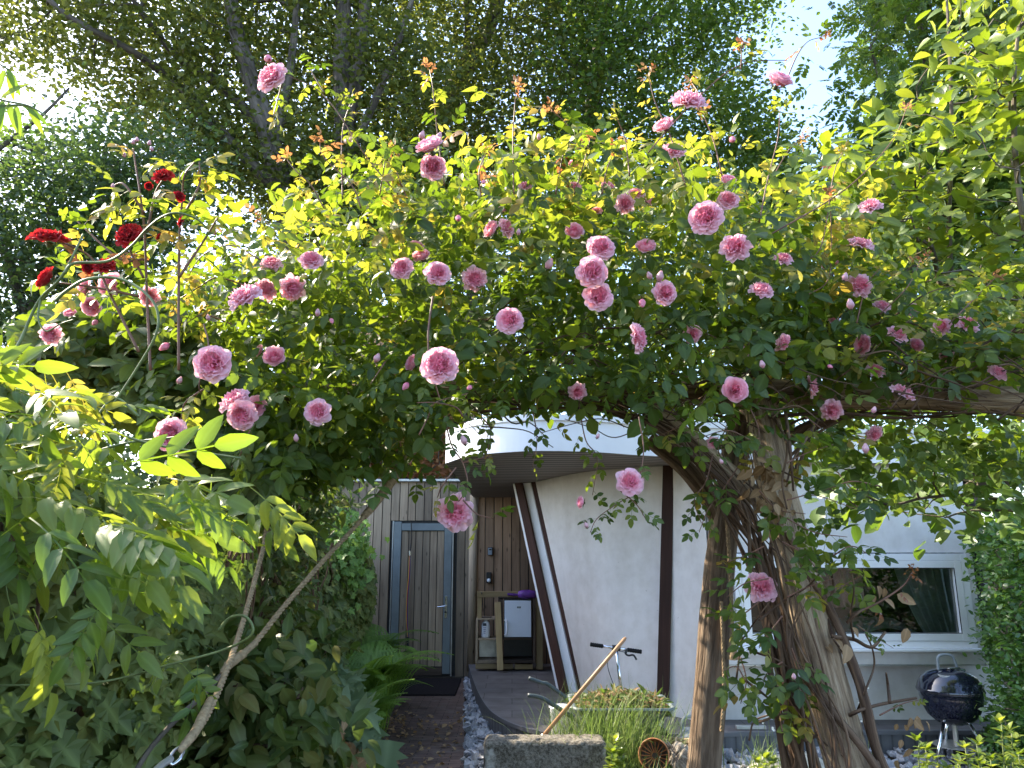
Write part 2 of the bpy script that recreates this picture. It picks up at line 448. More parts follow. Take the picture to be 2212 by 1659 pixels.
M['driftwood'] = m_bark('driftwood', [(.13, .10, .075), (.30, .25, .20), (.48, .43, .36)])
M['petalwhite'] = m_plain('petalwhite', (.75, .75, .70), .6)
def m_glass():
    m, nt, out = newmat('glass')
    g = N(nt, "ShaderNodeBsdfGlossy"); g.inputs["Roughness"].default_value = .01
    t = N(nt, "ShaderNodeBsdfTransparent"); t.inputs[0].default_value = (.86, .89, .88, 1)
    f = N(nt, "ShaderNodeFresnel"); f.inputs[0].default_value = 1.6
    a = N(nt, "ShaderNodeMath", operation='MULTIPLY_ADD'); a.inputs[1].default_value = 1.4; a.inputs[2].default_value = .03; nt.links.new(f.outputs[0], a.inputs[0])
    x = N(nt, "ShaderNodeMixShader"); nt.links.new(a.outputs[0], x.inputs[0]); nt.links.new(t.outputs[0], x.inputs[1]); nt.links.new(g.outputs[0], x.inputs[2])
    nt.links.new(x.outputs[0], out.inputs[0]); return m
M['glass'] = m_glass()
# leaves: base greens 0.04-0.12, light let through is yellower
YG = [(.10, .17, .010), (.22, .32, .015), (.40, .46, .03)]
M['rose_leaf'] = m_leaf('rose_leaf', [(.032, .058, .015), (.058, .098, .020), (.095, .135, .026)], YG, .42, .45, .35)
M['young_leaf'] = m_leaf('young_leaf', [(.10, .13, .02), (.16, .17, .03), (.22, .15, .04)], [(.38, .44, .03), (.50, .50, .04), (.55, .34, .06)], .5, .45)
M['bronze_leaf'] = m_leaf('bronze_leaf', [(.16, .06, .025), (.22, .09, .04), (.26, .13, .05)], [(.5, .17, .06), (.55, .24, .08), (.55, .33, .10)], .45, .5)
M['dead_leaf'] = m_leaf('dead_leaf', [(.22, .13, .06), (.30, .19, .10), (.36, .25, .14)], [(.35, .2, .08), (.4, .25, .1), (.45, .3, .15)], .25, .7, .2)
M['tree_leaf_olive'] = m_leaf('tree_leaf_olive', [(.045, .065, .018), (.085, .11, .026), (.14, .15, .04)], [(.13, .18, .025), (.25, .29, .035), (.40, .41, .06)], .38, .55, .35, 0)
M['tree_leaf_dark'] = m_leaf('tree_leaf_dark', [(.035, .068, .020), (.062, .11, .028), (.10, .15, .035)], [(.11, .22, .02), (.24, .36, .03), (.40, .48, .05)], .42, .5, .4, 0)
M['tree_leaf_blue'] = m_leaf('tree_leaf_blue', [(.035, .062, .034), (.052, .088, .045), (.075, .12, .05)], [(.09, .17, .04), (.16, .26, .04), (.28, .38, .06)], .38, .45, .5, 0)
M['magnolia_leaf'] = m_leaf('magnolia_leaf', [(.055, .095, .018), (.095, .14, .024), (.15, .18, .035)], [(.22, .33, .015), (.34, .43, .02), (.50, .52, .04)], .40, .35, .5)
M['broad_leaf'] = m_leaf('broad_leaf', [(.045, .085, .022), (.07, .12, .028), (.11, .16, .035)], [(.14, .27, .02), (.22, .36, .025), (.34, .44, .04)], .34, .4, .4)
M['wisteria_leaf'] = m_leaf('wisteria_leaf', [(.06, .105, .020), (.095, .145, .026), (.14, .175, .032)], [(.24, .42, .02), (.38, .52, .03), (.50, .56, .05)], .42, .42, .45)
M['ivy_leaf'] = m_leaf('ivy_leaf', [(.060, .085, .024), (.105, .135, .034), (.18, .18, .045)], [(.08, .15, .02), (.14, .23, .025), (.24, .30, .035)], .22, .5, .28, .3)
M['ivy_bright'] = m_leaf('ivy_bright', [(.08, .15, .026), (.12, .22, .034), (.18, .28, .05)], [(.12, .26, .03), (.2, .36, .03), (.3, .42, .05)], .3, .4, .4)
M['shrub_leaf'] = m_leaf('shrub_leaf', [(.045, .070, .020), (.075, .105, .026), (.15, .13, .035)], [(.10, .18, .02), (.16, .26, .03), (.3, .3, .05)], .3, .45, .3)
M['fern_leaf'] = m_leaf('fern_leaf', [(.12, .21, .034), (.16, .27, .042), (.22, .32, .055)], [(.16, .32, .02), (.24, .42, .03), (.32, .48, .04)], .35, .5, .35, 0)
M['grey_leaf'] = m_leaf('grey_leaf', [(.09, .13, .06), (.12, .165, .08), (.15, .19, .09)], [(.12, .22, .10), (.15, .26, .12), (.18, .3, .12)], .25, .6, .3)
M['privet_leaf'] = m_leaf('privet_leaf', [(.030, .075, .016), (.050, .11, .022), (.08, .15, .028)], [(.10, .26, .02), (.18, .36, .03), (.3, .45, .04)], .32, .3, .6)
M['grass_blade'] = m_leaf('grass_blade', [(.045, .085, .025), (.085, .14, .04), (.26, .28, .14)], [(.18, .3, .05), (.26, .38, .07), (.36, .38, .15)], .35, .5, .35, 0)
def m_petal(name, cols, tcols, tf=.4):
    m, nt, out = newmat(name)
    r = attr(nt, "rnd").outputs["Fac"]
    c = ramp(nt, r, cols); t = ramp(nt, r, tcols)
    p = pbsdf(nt, None, c, .55, 0, .25); p.inputs["Sheen Weight"].default_value = .15
    tr = N(nt, "ShaderNodeBsdfTranslucent"); nt.links.new(t, tr.inputs[0])
    mx = N(nt, "ShaderNodeMixShader"); mx.inputs[0].default_value = tf
    nt.links.new(p.outputs[0], mx.inputs[1]); nt.links.new(tr.outputs[0], mx.inputs[2]); nt.links.new(mx.outputs[0], out.inputs[0]); return m
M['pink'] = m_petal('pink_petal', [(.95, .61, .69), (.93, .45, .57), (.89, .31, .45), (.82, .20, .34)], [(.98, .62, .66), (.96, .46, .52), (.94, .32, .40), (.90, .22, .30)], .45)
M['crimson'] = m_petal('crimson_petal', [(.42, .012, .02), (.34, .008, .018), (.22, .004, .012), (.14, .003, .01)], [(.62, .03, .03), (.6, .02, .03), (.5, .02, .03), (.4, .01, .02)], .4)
M['palebud'] = m_petal('pale_petal', [(.85, .72, .70), (.82, .58, .60), (.76, .40, .46), (.7, .3, .36)], [(.9, .7, .68), (.9, .58, .6), (.85, .45, .5), (.8, .35, .4)], .4)
M['sepal'] = m_plain('sepal', (.10, .13, .04), .6, var=.3, scale=60)
#PART2
# ================================================================== SETTING
sky_note = None
g = MB(); g.grid(np.array([[[-400, -60, 0], [400, -60, 0]], [[-400, 800, 0], [400, 800, 0]]], float))
tag(g.build('ground', M['soil']), kind='structure')
# brick path: right edge runs along px x=1003 from the mat to the frame bottom
a0, a1 = G(1003, 1508), G(1003, 1659)
def path_edge(Y):
    return a0.x + (a1.x - a0.x) * (Y - a0.y) / (a1.y - a0.y)
g = MB(); V = []
for Y in (4.0, 10.86): V.append([[-1.75, Y, .006], [path_edge(Y), Y, .006]])
g.grid(np.array(V))
tag(g.build('path', M['path']), kind='structure')
# terrace
TZ = .20
front = [G(x, y, TZ) for x, y in ((1012, 1434), (1022, 1468), (1038, 1505), (1062, 1537), (1105, 1562), (1160, 1578), (1225, 1590), (1320, 1591), (1430, 1586), (1700, 1580), (2000, 1578), (2330, 1578))]
fr = cat([(p.x, p.y, 0) for p in front], 6)
fr[:, 2] = 0
back = [(6.6, 10.85), (-.63, 10.85)]
poly = [tuple(p[:2]) for p in fr] + back
g = MB(); n = len(poly)
g.add(np.array([[p[0], p[1], TZ] for p in poly]), [[list(range(n))]])
tag(g.build('terrace', M['tile']), kind='structure')
g = MB()
L = np.concatenate([[0], np.cumsum(np.linalg.norm(np.diff(fr, axis=0), axis=1))])
A = np.stack([np.c_[fr[:, :2], np.full(len(fr), z)] for z in (-.02, TZ - .03)])
tc = np.stack([np.c_[L, 0 * L, 0 * L]] * 2)
g.grid(A, tc)
A = np.stack([np.c_[fr[:, 0], fr[:, 1] - o, np.full(len(fr), z)] for z, o in ((TZ - .03, 0), (TZ - .03, .018), (TZ + .003, .018), (TZ + .003, -.03))])
g.grid(A, np.stack([np.c_[L * 0 + 3, 0 * L, 0 * L]] * 4))
tag(g.build('terrace_edge', M['edge']), kind='structure')

# ------------------------------------------------------------------ wooden fence wall with door
FY = 10.92
fence = thing('board_wall', 'weathered vertical board wall around the grey-blue framed door', 'fence')
ztop = P(880, 1041, FY).z
xl = P(560, 1100, FY).x; x1 = P(842, 1300, FY).x - .03; x2 = P(978, 1300, FY).x + .03; x3 = P(1026, 1300, FY).x
dz = P(900, 1127, FY).z
g = MB(); x = xl
bw = .118
while x < x3 - .02:
    w = bw * rs.uniform(.93, 1.07)
    c = x + w / 2
    if x1 - .02 < c < x2 + .02: z0 = dz + .015
    else: z0 = .02
    g.box((c, FY + .02, (z0 + ztop) / 2), (w - .011, .025, ztop - z0 - rs.uniform(0, .004)), grain=2)
    x += w
g.build('boards', M['fence_wood'], fence, bevel=.003)
g = MB(); g.box(((xl + x3) / 2, FY + .07, ztop / 2), (x3 - xl, .04, ztop - .02)); g.build('backing', M['black'], fence)
g = MB(); g.box(((xl + x3 - .12) / 2, FY + .03, ztop + .022), (x3 - xl - .12, .16, .035)); g.build('cap_rail', M['alu'], fence, bevel=.004)
# warm boards under the soffit (house side)
# door
door = thing('garden_door', 'boarded wooden door with grey-blue frame and lever handle', 'door')
xa, xb = P(845, 1300, FY).x, P(976, 1300, FY).x; dt = dz
g = MB(); yy = FY - .012
fw = .105
g.box((xa + fw / 2 + .012, yy, dt / 2 + .03), (fw, .05, dt - .06), grain=2)
g.box((xb - fw / 2 - .012, yy, dt / 2 + .03), (fw, .05, dt - .06), grain=2)
g.box(((xa + xb) / 2, yy + .001, dt - .075), (xb - xa - .03 - 2 * fw, .048, .10), grain=0)
g.build('door_frame', M['blue_paint'], door, bevel=.004)
g = MB()
for sx in (xa - .004, xb + .004): g.box((sx, yy + .01, dt / 2 + .02), (.014, .06, dt - .02), grain=2)
g.build('edge_strip', M['alu'], door)
g = MB(); g.box(((xa + xb) / 2, yy + .005, .09), (xb - xa - .03 - 2 * fw, .04, .10)); g.build('bottom_rail', M['dark_wood'], door, bevel=.004)
g = MB(); nb = 6; xs = np.linspace(xa + fw + .015, xb - fw - .015, nb + 1)
for i in range(nb): g.box(((xs[i] + xs[i + 1]) / 2, yy + .012, dt / 2 + .01), (xs[i + 1] - xs[i] - .010, .024, dt - .29), grain=2)
g.build('door_boards', M['fence_wood'], door, bevel=.003)
g = MB(); g.box(((xa + xb) / 2, yy + .03, dt / 2), (xb - xa - .04, .006, dt - .04)); g.build('door_back', M['black'], door)
hp = P(963, 1311, FY - .05)
h = MB(); h.box((hp.x, FY - .045, hp.z), (.036, .008, .30)); hplate = h.build('handle_plate', M['steel'], door, bevel=.003)
h = MB(); h.tube(cat([(hp.x, FY - .05, hp.z + .015), (hp.x, FY - .09, hp.z + .015), (hp.x - .02, FY - .10, hp.z + .013), (hp.x - .12, FY - .10, hp.z)], 6), .009, 8)
h.build('lever_handle', M['chrome'], hplate, smooth=True)
h = MB(); h.lathe([(0, 0), (.012, 0), (.012, .006), (0, .006)], (hp.x, FY - .049, hp.z - .07), 16, Matrix.Rotation(math.radians(90), 4, 'X')); h.build('keyhole', M['black'], hplate)
# strap hanging over the door
st = thing('hanging_strap', 'red, yellow and violet cord hanging from a black strap over the door', 'strap')
pts = [P(888, 1127, FY - .08), P(889, 1160, FY - .08), P(886, 1192, FY - .08)]
g = MB(); g.tube(cat(pts, 5), [.016] * 5 + [.02] * 3 + [.026] * 2 + [.01], 8, flat=.4); g.build('black_strap', M['black'], st)
g = MB(); g.tube([P(885, 1190, FY - .08), P(885, 1200, FY - .08)], .014, 8); g.build('buckle', M['steel'], st)
for nm, c, dx, r in (('violet_cord', 'violet', 1.0, .007), ('red_cord', 'red', 0, .006), ('yellow_cord', 'yellow', -1.4, .005)):
    g = MB(); g.tube(cat([P(885 + dx * .6, 1199, FY - .08), P(884 + dx, 1240, FY - .085), P(880 + dx, 1290, FY - .08), P(879 + dx, 1340, FY - .085), P(882 + dx * .4, 1378, FY - .08)], 6), r, 6); g.build(nm, M[c], st)
g = MB(); g.tube([P(881, 1376, FY - .08), P(881, 1384, FY - .08), P(880, 1400, FY - .08)], [.02, .014, .02], 8); g.build('end_knot', M['black'], st)
# mat
g = MB(); c0, c1 = G(862, 1505), G(992, 1470)
g.box(((c0.x + c1.x) / 2 - .02, (c0.y + c1.y) / 2, .018), (c1.x - c0.x + .1, abs(c1.y - c0.y), .024))
tag(g.build('door_mat', M['mat'], bevel=.006), 'black rectangular mat on the path at the door', 'doormat')

# ------------------------------------------------------------------ white curved house
house = thing('plaster_house', 'low white plaster house with curved white roof edge and brown posts', 'house')
# wall line: bottom (px,py at z=TZ), top (px,py,Y)
bot = [G(1248, 1497, TZ), G(1320, 1524, TZ), G(1430, 1543, TZ), Vector((P(1545, 1500, 7.2).x, 7.2, TZ))]
wb = cat(bot, 6)
zs = 2.50
def topp(px, py, Y): return P(px, py, Y)
tops = [topp(1140, 1028, 9.3), topp(1260, 1006, 8.3), topp(1432, 996, 7.75), Vector((P(1545, 1500, 7.2).x + .0, 7.2, 2.57))]
wt = cat(tops, 6)
K = 8
A = np.stack([wb * (1 - k / K) + wt * (k / K) for k in range(K + 1)])
g = MB(); g.grid(A); g.build('curved_wall', M['plaster'], house, smooth=True)
# front window box + lower recessed wall
YB = 7.18; YL = 7.40
xw0 = float(wb[-1][0]) - .0; xw1 = P(2130, 1430, YB).x
zb = P(1900, 1435, YB).z; zt = 2.56
wx0, wx1 = P(1588, 1300, YB).x, P(2094, 1300, YB).x
wz0, wz1 = P(1900, 1399, YB).z, P(1900, 1196, YB).z
g = MB()
g.box(((xw0 + 6.8) / 2, YL + .05, (TZ + .02 + zb) / 2), (6.8 - xw0, .1, zb - TZ + .02)); g.build('lower_wall', M['plaster'], house)
g = MB()
bx = xw0 + .02
def slab(x0, x1, z0, z1, g=g): g.box(((x0 + x1) / 2, YB + .12, (z0 + z1) / 2), (x1 - x0, .24, z1 - z0))
slab(bx, wx0 - .01, zb, zt); slab(wx1 + .01, xw1, zb, zt); slab(wx0 - .01, wx1 + .01, zb, wz0 - .01); slab(wx0 - .01, wx1 + .01, wz1 + .01, zt)
g.build('window_wall', M['plaster'], house)
g = MB(); g.box(((xw0 + xw1) / 2 + .01, YB + .12, zb - .008), (xw1 - xw0, .25, .012)); g.build('drip_edge', M['alu'], house)
# dark slot under wall
g = MB(); g.box(((xw0 + 6.8) / 2, YL + .06, TZ + .012), (6.8 - xw0, .1, .022)); g.build('base_gap', M['black'], house)
# window
win = bpy.data.objects.new('window', None); COL.objects.link(win); win.parent = house
def frame(x0, x1, z0, z1, y, t, d, name, par, mat='frame_white'):
    g = MB()
    g.box((x0 + t / 2, y, (z0 + z1) / 2), (t, d, z1 - z0)); g.box((x1 - t / 2, y, (z0 + z1) / 2), (t, d, z1 - z0))
    g.box(((x0 + x1) / 2, y, z0 + t / 2), (x1 - x0 - 2 * t, d - .003, t)); g.box(((x0 + x1) / 2, y, z1 - t / 2), (x1 - x0 - 2 * t, d - .003, t))
    return g.build(name, M[mat], par, bevel=.004)
frame(wx0, wx1, wz0, wz1, YB + .01, .062, .11, 'outer_frame', win)
xm = P(1738, 1300, YB).x
for a, b in ((wx0 + .064, xm - .002), (xm + .002, wx1 - .064)):
    frame(a, b, wz0 + .064, wz1 - .064, YB - .01, .066, .08, 'sash', win)
    g = MB(); g.box(((a + b) / 2, YB + .0, (wz0 + wz1) / 2), (b - a - .12, .008, wz1 - wz0 - .25)); g.build('pane', M['glass'], win)
    frame(a + .062, b - .062, wz0 + .126, wz1 - .126, YB - .046, .008, .008, 'seal', win, 'black')
g = MB(); g.box(((wx0 + wx1) / 2, YB - .03, wz0 - .012), (wx1 - wx0 + .04, .14, .022)); g.build('window_sill', M['frame_white'], win, bevel=.003)
# room behind
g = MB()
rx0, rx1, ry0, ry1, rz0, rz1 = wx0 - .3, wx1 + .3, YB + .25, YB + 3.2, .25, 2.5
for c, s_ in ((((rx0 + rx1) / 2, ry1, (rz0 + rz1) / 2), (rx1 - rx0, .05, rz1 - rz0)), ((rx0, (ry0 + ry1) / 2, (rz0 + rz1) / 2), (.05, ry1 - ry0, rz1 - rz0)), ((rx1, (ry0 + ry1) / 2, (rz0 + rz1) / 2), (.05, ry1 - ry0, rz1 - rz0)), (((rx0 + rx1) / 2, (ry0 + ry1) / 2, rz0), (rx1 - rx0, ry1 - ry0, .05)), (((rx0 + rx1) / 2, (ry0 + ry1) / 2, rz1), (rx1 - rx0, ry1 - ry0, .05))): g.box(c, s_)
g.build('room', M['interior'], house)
cu0, cu1 = P(1945, 1300, YB + .35), P(2066, 1300, YB + .35)
u = np.linspace(0, 1, 70); zz = np.linspace(0, 1, 14)
A = np.zeros((14, 70, 3))
for i, z in enumerate(zz):
    z_ = wz1 + .02 + (wz0 - wz1 - .04) * z
    sh = .22 * (1 - abs(z - .75) * 1.1) * 0 + .10 * math.sin(z * 2.6)
    x0_ = cu0.x - .05 + .30 * z ** 1.5; x1_ = cu1.x + .04 
    A[i, :, 0] = x0_ + (x1_ - x0_) * u; A[i, :, 2] = z_
    A[i, :, 1] = YB + .33 + .035 * np.sin(u * 42 + .6 * np.sin(z * 3)) + .015 * np.sin(u * 90 + 2 * z)
g = MB(); g.grid(A); tag(g.build('curtain', M['curtain'], smooth=True), 'grey-green curtain gathered at the right side of the window', 'curtain')
# soft bedding / sofa seen through the glass
g = MB(); q = np.zeros((8, 40, 3)); u = np.linspace(0, 1, 40)
for i in range(8):
    q[i, :, 0] = wx0 + (cu0.x + .2 - wx0) * u; q[i, :, 1] = YB + .4 + i * .18
    q[i, :, 2] = wz0 + .10 + .05 * math.sin(i * .5) + .03 * np.sin(u * 17 + i)
g.grid(q); tag(g.build('bedspread', M['curtain'], smooth=True), 'dark grey bedspread seen through the window', 'bedding')
# pink-brown curtain left of the log
g = MB(); A = np.zeros((10, 60, 3)); u = np.linspace(0, 1, 60); c0 = P(1745, 1300, YB + .5); c1 = P(1862, 1300, YB + .5)
for i in range(10):
    A[i, :, 0] = c0.x + (c1.x - c0.x) * u; A[i, :, 2] = wz1 - (wz1 - wz0) * .62 * i / 9; A[i, :, 1] = YB + .45 + .03 * np.sin(u * 50)
M['pinkcurtain'] = m_plain('pinkcurtain', (.42, .27, .24), .9, spec=.1, var=.5, scale=7)
g.grid(A); tag(g.build('curtain', M['pinkcurtain'], smooth=True), 'dusty pink patterned curtain behind the leaning log', 'curtain')
# posts on the wall
def plank(name, p0, p1, w, d, mat, par, nrm=(0, -1, 0)):
    p0, p1 = Vector(p0), Vector(p1); ax = (p1 - p0); L_ = ax.length; ax.normalize()
    n_ = Vector(nrm); n_ = (n_ - ax * n_.dot(ax)).normalized(); x_ = ax.cross(n_)
    R = Matrix((x_, n_, ax)).transposed()
    g = MB(); g.box((p0 + p1) / 2, (w, d, L_), R, grain=2); return g.build(name, M[mat], par, bevel=.003)
pb = G(1430, 1543, TZ); pt = topp(1444, 992, 7.75)
plank('post', (pb.x, pb.y - .045, TZ), (pt.x, pt.y - .045, pt.z + .02), .115, .09, 'brown_post', house, (-.35, -1, 0))
s0 = wb[0]; s1 = wt[0]
sn = (-.5, -1, .0)
def off(v, dx, dy, dz=0): return (v[0] + dx, v[1] + dy, v[2] + dz)
plank('post', off(s0, .05, -.075), off(s1, .05, -.075, .05), .062, .06, 'brown_post', house, sn)
plank('white_reveal', off(s0, -.05, -.005), off(s1, -.04, -.005, .05), .12, .035, 'white_paint', house, sn)
plank('post', off(s0, -.135, .02), off(s1, -.125, .02, .03), .095, .10, 'brown_post', house, sn)
plank('white_reveal', off(s0, -.20, .06), off(s1, -.19, .06, .03), .028, .05, 'white_paint', house, sn)
plank('wall_end', off(s0, .05, .12), off(s1, .05, .12, .03), .30, .18, 'plaster', house, sn)
# side return (dark) behind the slanting edge
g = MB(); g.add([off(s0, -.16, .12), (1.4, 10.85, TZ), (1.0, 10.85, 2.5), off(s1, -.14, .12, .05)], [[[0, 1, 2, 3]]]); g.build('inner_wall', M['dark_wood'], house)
# warm board back wall of the porch
g = MB(); x = x3 + .02; xr = 1.45
while x < xr:
    w = .122 * rs.uniform(.95, 1.05); g.box((x + w / 2, FY - .06, (TZ + 2.52) / 2), (w - .012, .025, 2.52 - TZ), grain=2); x += w
g.build('porch_boards', M['warm_wood'], house, bevel=.003)
g = MB(); g.box(((x3 + xr) / 2, FY + .0, 1.3), (xr - x3, .04, 2.4)); g.build('porch_backing', M['black'], house)
g = MB(); g.tube([(x3 - .035, FY - .09, .1), (x3 - .025, FY - .09, 2.5)], .062, 14, wob=.04); g.build('corner_post', M['fence_wood'], house, smooth=True)
# roof: fascia along a curve, soffit back to the porch wall
fb = [P(962, 1001, 7.75), P(1010, 986, 7.25), P(1080, 978, 6.98), P(1170, 974, 6.85), P(1290, 977, 6.88), P(1430, 986, 6.95), P(1735, 996, 7.05), P(2000, 1003, 7.08), P(2330, 1012, 7.1)]
fbc = cat(fb, 6)
ftz = [P(1106, 900, 6.9).z - fb[3].z]
Hh = .34
g = MB(); A = np.stack([fbc + np.array([0, 0, 0]), fbc + np.array([0, 0, Hh - .055])]); g.grid(A)
lft = [tuple(fbc[0]), (-.55, 10.8, 2.50)]
g.add([lft[0], lft[1], (lft[1][0], lft[1][1], lft[1][2] + Hh), (lft[0][0], lft[0][1], lft[0][2] + Hh)], [[[0, 1, 2, 3]]])
g.build('fascia', M['white_paint'], house)
g = MB(); A = np.stack([fbc + np.array([0, -o, z]) for z, o in ((Hh - .055, 0), (Hh - .055, .02), (Hh, .02), (Hh, -.05))]); g.grid(A)
g.build('roof_trim', M['white_paint'], house)
g = MB(); m = len(fbc); bk = np.c_[np.linspace(-.55, 6.8, m), np.full(m, 10.8), np.linspace(2.46, 2.5, m)]
A = np.stack([fbc * (1 - k / 6) + bk * (k / 6) + np.array([0, .004, .004]) for k in range(7)])
def m_soffit():
    m_, nt, out = newmat('soffit')
    tc = N(nt, "ShaderNodeTexCoord").outputs["Object"]
    w = N(nt, "ShaderNodeTexWave"); w.bands_direction = 'Y'; w.inputs["Scale"].default_value = 2.4; w.inputs["Distortion"].default_value = 0; nt.links.new(tc, w.inputs["Vector"])
    c = ramp(nt, w.outputs[0], [(.03, .026, .022), (.26, .22, .195), (.32, .275, .24)], [0, .25, .6])
    pbsdf(nt, out, c, .7, 0, .3, bump(nt, w.outputs[0], .3, .006)); return m_
M['soffit'] = m_soffit()
g.grid(A); g.build('soffit', M['soffit'], house)
g = MB(); A = np.stack([fbc + np.array([0, 0, Hh]), bk + np.array([0, 0, Hh + .1])]); g.grid(A); g.build('roof', M['alu'], house)
# lock box and doorbell
def wallpt(px, py): return P(px, py, FY - .10)
c = wallpt(1059, 1191); t = thing('key_box', 'small grey key box on the porch boards', 'key box')
g = MB(); g.box((c.x, c.y, c.z), (.075, .035, .115)); g.build('case', M['black'], t, bevel=.012)
g = MB(); g.box((c.x, c.y - .02, c.z), (.058, .012, .098)); g.build('cover', M['grey_plastic'], t, bevel=.008)
g = MB(); g.box((c.x, c.y - .028, c.z + .025), (.035, .006, .02)); g.build('slot', M['black'], t)
c = wallpt(1056, 1248); t = thing('doorbell', 'black doorbell with a round white button below the key box', 'doorbell')
g = MB(); g.box((c.x, c.y, c.z), (.07, .04, .15)); g.build('case', M['black'], t, bevel=.008)
g = MB(); g.lathe([(0, .008), (.024, .006), (.026, 0)], (c.x, c.y - .022, c.z - .035), 20, Matrix.Rotation(math.radians(90), 4, 'X')); g.build('button', M['frame_white'], t, smooth=True)

# ------------------------------------------------------------------ shelf with fridge
SY = 10.25
def SX(px): return P(px, 1360, SY).x
def SZ(py): return P(1100, py, SY).z
sh = thing('shelf_frame', 'rough timber shelf frame holding the small fridge', 'shelf')
def bar(name, px0, px1, py0, py1, y, d, mat, par, grain=None, R=None):
    g = MB(); x0_, x1_, z0_, z1_ = SX(px0), SX(px1), SZ(py1), SZ(py0)
    g.box(((x0_ + x1_) / 2, y, (z0_ + z1_) / 2), (x1_ - x0_, d, z1_ - z0_), grain=grain, R=R); return g.build(name, M[mat], par, bevel=.004)
bar('top_beam', 1030, 1161, 1277.5, 1290, SY, .07, 'new_wood', sh)
bar('side_post', 1031, 1040.5, 1290.2, 1335, SY, .06, 'new_wood', sh)
bar('side_post', 1158, 1172, 1278, 1445, SY - .005, .075, 'new_wood', sh)
bar('side_panel', 1028, 1033, 1338, 1431, SY + .1, .30, 'fence_wood', sh)
bar('shelf', 1029, 1076, 1334.5, 1338.5, SY + .1, .30, 'fence_wood', sh)
bar('shelf', 1033.3, 1076, 1378, 1382, SY + .1, .30, 'fence_wood', sh)
bar('shelf', 1030, 1076, 1425, 1432, SY + .1, .30, 'fence_wood', sh)
bar('divider', 1076, 1086, 1294, 1430, SY + .1, .32, 'dark_wood', sh)
bar('side_panel', 1151, 1156, 1292, 1432, SY + .1, .34, 'dark_wood', sh)
bar('top_board', 1076, 1156, 1288.5, 1292, SY + .1, .34, 'dark_wood', sh)
bar('shelf', 1086.5, 1150.8, 1376.5, 1381, SY + .1, .34, 'dark_wood', sh)
bar('shelf', 1086.5, 1150.8, 1424, 1431, SY + .1, .34, 'dark_wood', sh)
bar('back_panel', 1087, 1150, 1381.5, 1423.5, SY + .25, .02, 'black', sh)
bar('back_panel', 1034, 1075, 1383, 1424, SY + .22, .02, 'alu', sh)
bar('foot_board', 1028, 1108, 1433, 1444, SY, .10, 'new_wood', sh)
bar('foot_board', 1112, 1150, 1434, 1445, SY + .02, .10, 'new_wood', sh)
plank('loose_plank', P(1081, 1448, SY - .18), P(1075, 1301, SY - .06), .078, .03, 'new_wood', sh)
fr_ = thing('mini_fridge', 'small white fridge standing in the timber shelf', 'fridge')
bar('body', 1088, 1149, 1293, 1376, SY + .12, .36, 'black', fr_)
bar('fridge_door', 1090, 1147, 1296.5, 1374.5, SY - .07, .04, 'fridge', fr_)
g = MB(); hx = SX(1091); g.tube(cat([(hx + .0, SY - .09, SZ(1338)), (hx + .02, SY - .13, SZ(1340)), (hx + .028, SY - .135, SZ(1352)), (hx + .02, SY - .13, SZ(1368)), (hx, SY - .09, SZ(1370))], 5), .014, 8); g.build('handle', M['frame_white'], fr_, smooth=True)
bar('badge', 1117, 1125, 1309, 1312.5, SY - .092, .004, 'label_dark', fr_)
bar('badge_plate', 1118.4, 1123.6, 1309.9, 1311.7, SY - .095, .003, 'lcd', fr_)
# purple tool on top
t = thing('umbrella', 'folded purple umbrella lying on top of the timber shelf', 'umbrella')
c = P(1140, 1285, SY - .06)
n_ = 10; prof = [(0, 0), (.035, .01), (.055, .06), (.058, .13), (.05, .2), (.045, .25), (0, .27)]
g = MB(); g.lathe(prof, (SX(1118), SY - .07, SZ(1283)), 18, Matrix.Rotation(math.radians(90), 4, 'Y')); g.build('canopy', M['purple'], t, smooth=True)
g = MB(); g.tube([(SX(1096), SY - .07, SZ(1283)), (SX(1110), SY - .07, SZ(1284)), (SX(1119), SY - .07, SZ(1284))], [.016, .017, .011], 8); g.build('handle', M['purple'], t)
# bottle
t = thing('cleaner_bottle', 'white plastic bottle with dark label on the left shelf', 'bottle')
c = Vector((SX(1049), SY + .02, SZ(1378)))
g = MB(); pr = [(.0, 0), (.05, .002), (.056, .02), (.056, .15), (.045, .195), (.022, .215), (.02, .225)]
g.lathe(pr, c, 20); ob = g.build('body', M['bottle'], t, smooth=True)
g = MB(); g.lathe([(.022, .215), (.025, .22), (.025, .25), (0, .252)], c, 16); g.build('cap', M['frame_white'], t)
g = MB(); g.box((c.x - .012, c.y - .050, c.z + .17), (.045, .02, .035)); g.build('label', M['label_dark'], t, bevel=.004)
for k in range(4):
    g = MB(); g.box((c.x - .012, c.y - .0565, c.z + .13 - k * .022), (.04 - .006 * k, .003, .006)); g.build('print_line', M['violet'], t)
# cable on shelf
g = MB(); g.tube(cat([P(1040.5, 1280, SY - .05), P(1042, 1300, SY + .05), P(1040, 1320, SY + .05), P(1037, 1332, SY + .03), P(1050, 1333, SY), P(1062, 1333, SY + .03)], 6), .007, 6)
tag(g.build('cable', M['black'], smooth=True), 'black cable looped over the timber shelf frame', 'cable')
# grille on terrace
c = G(1622, 1576, TZ); g = MB()
g.box((c.x, c.y, TZ + .02), (.26, .05, .03)); tag(g.build('floor_grille', M['alu'], bevel=.004), 'pale metal grille lying on the terrace behind the log post', 'grille')

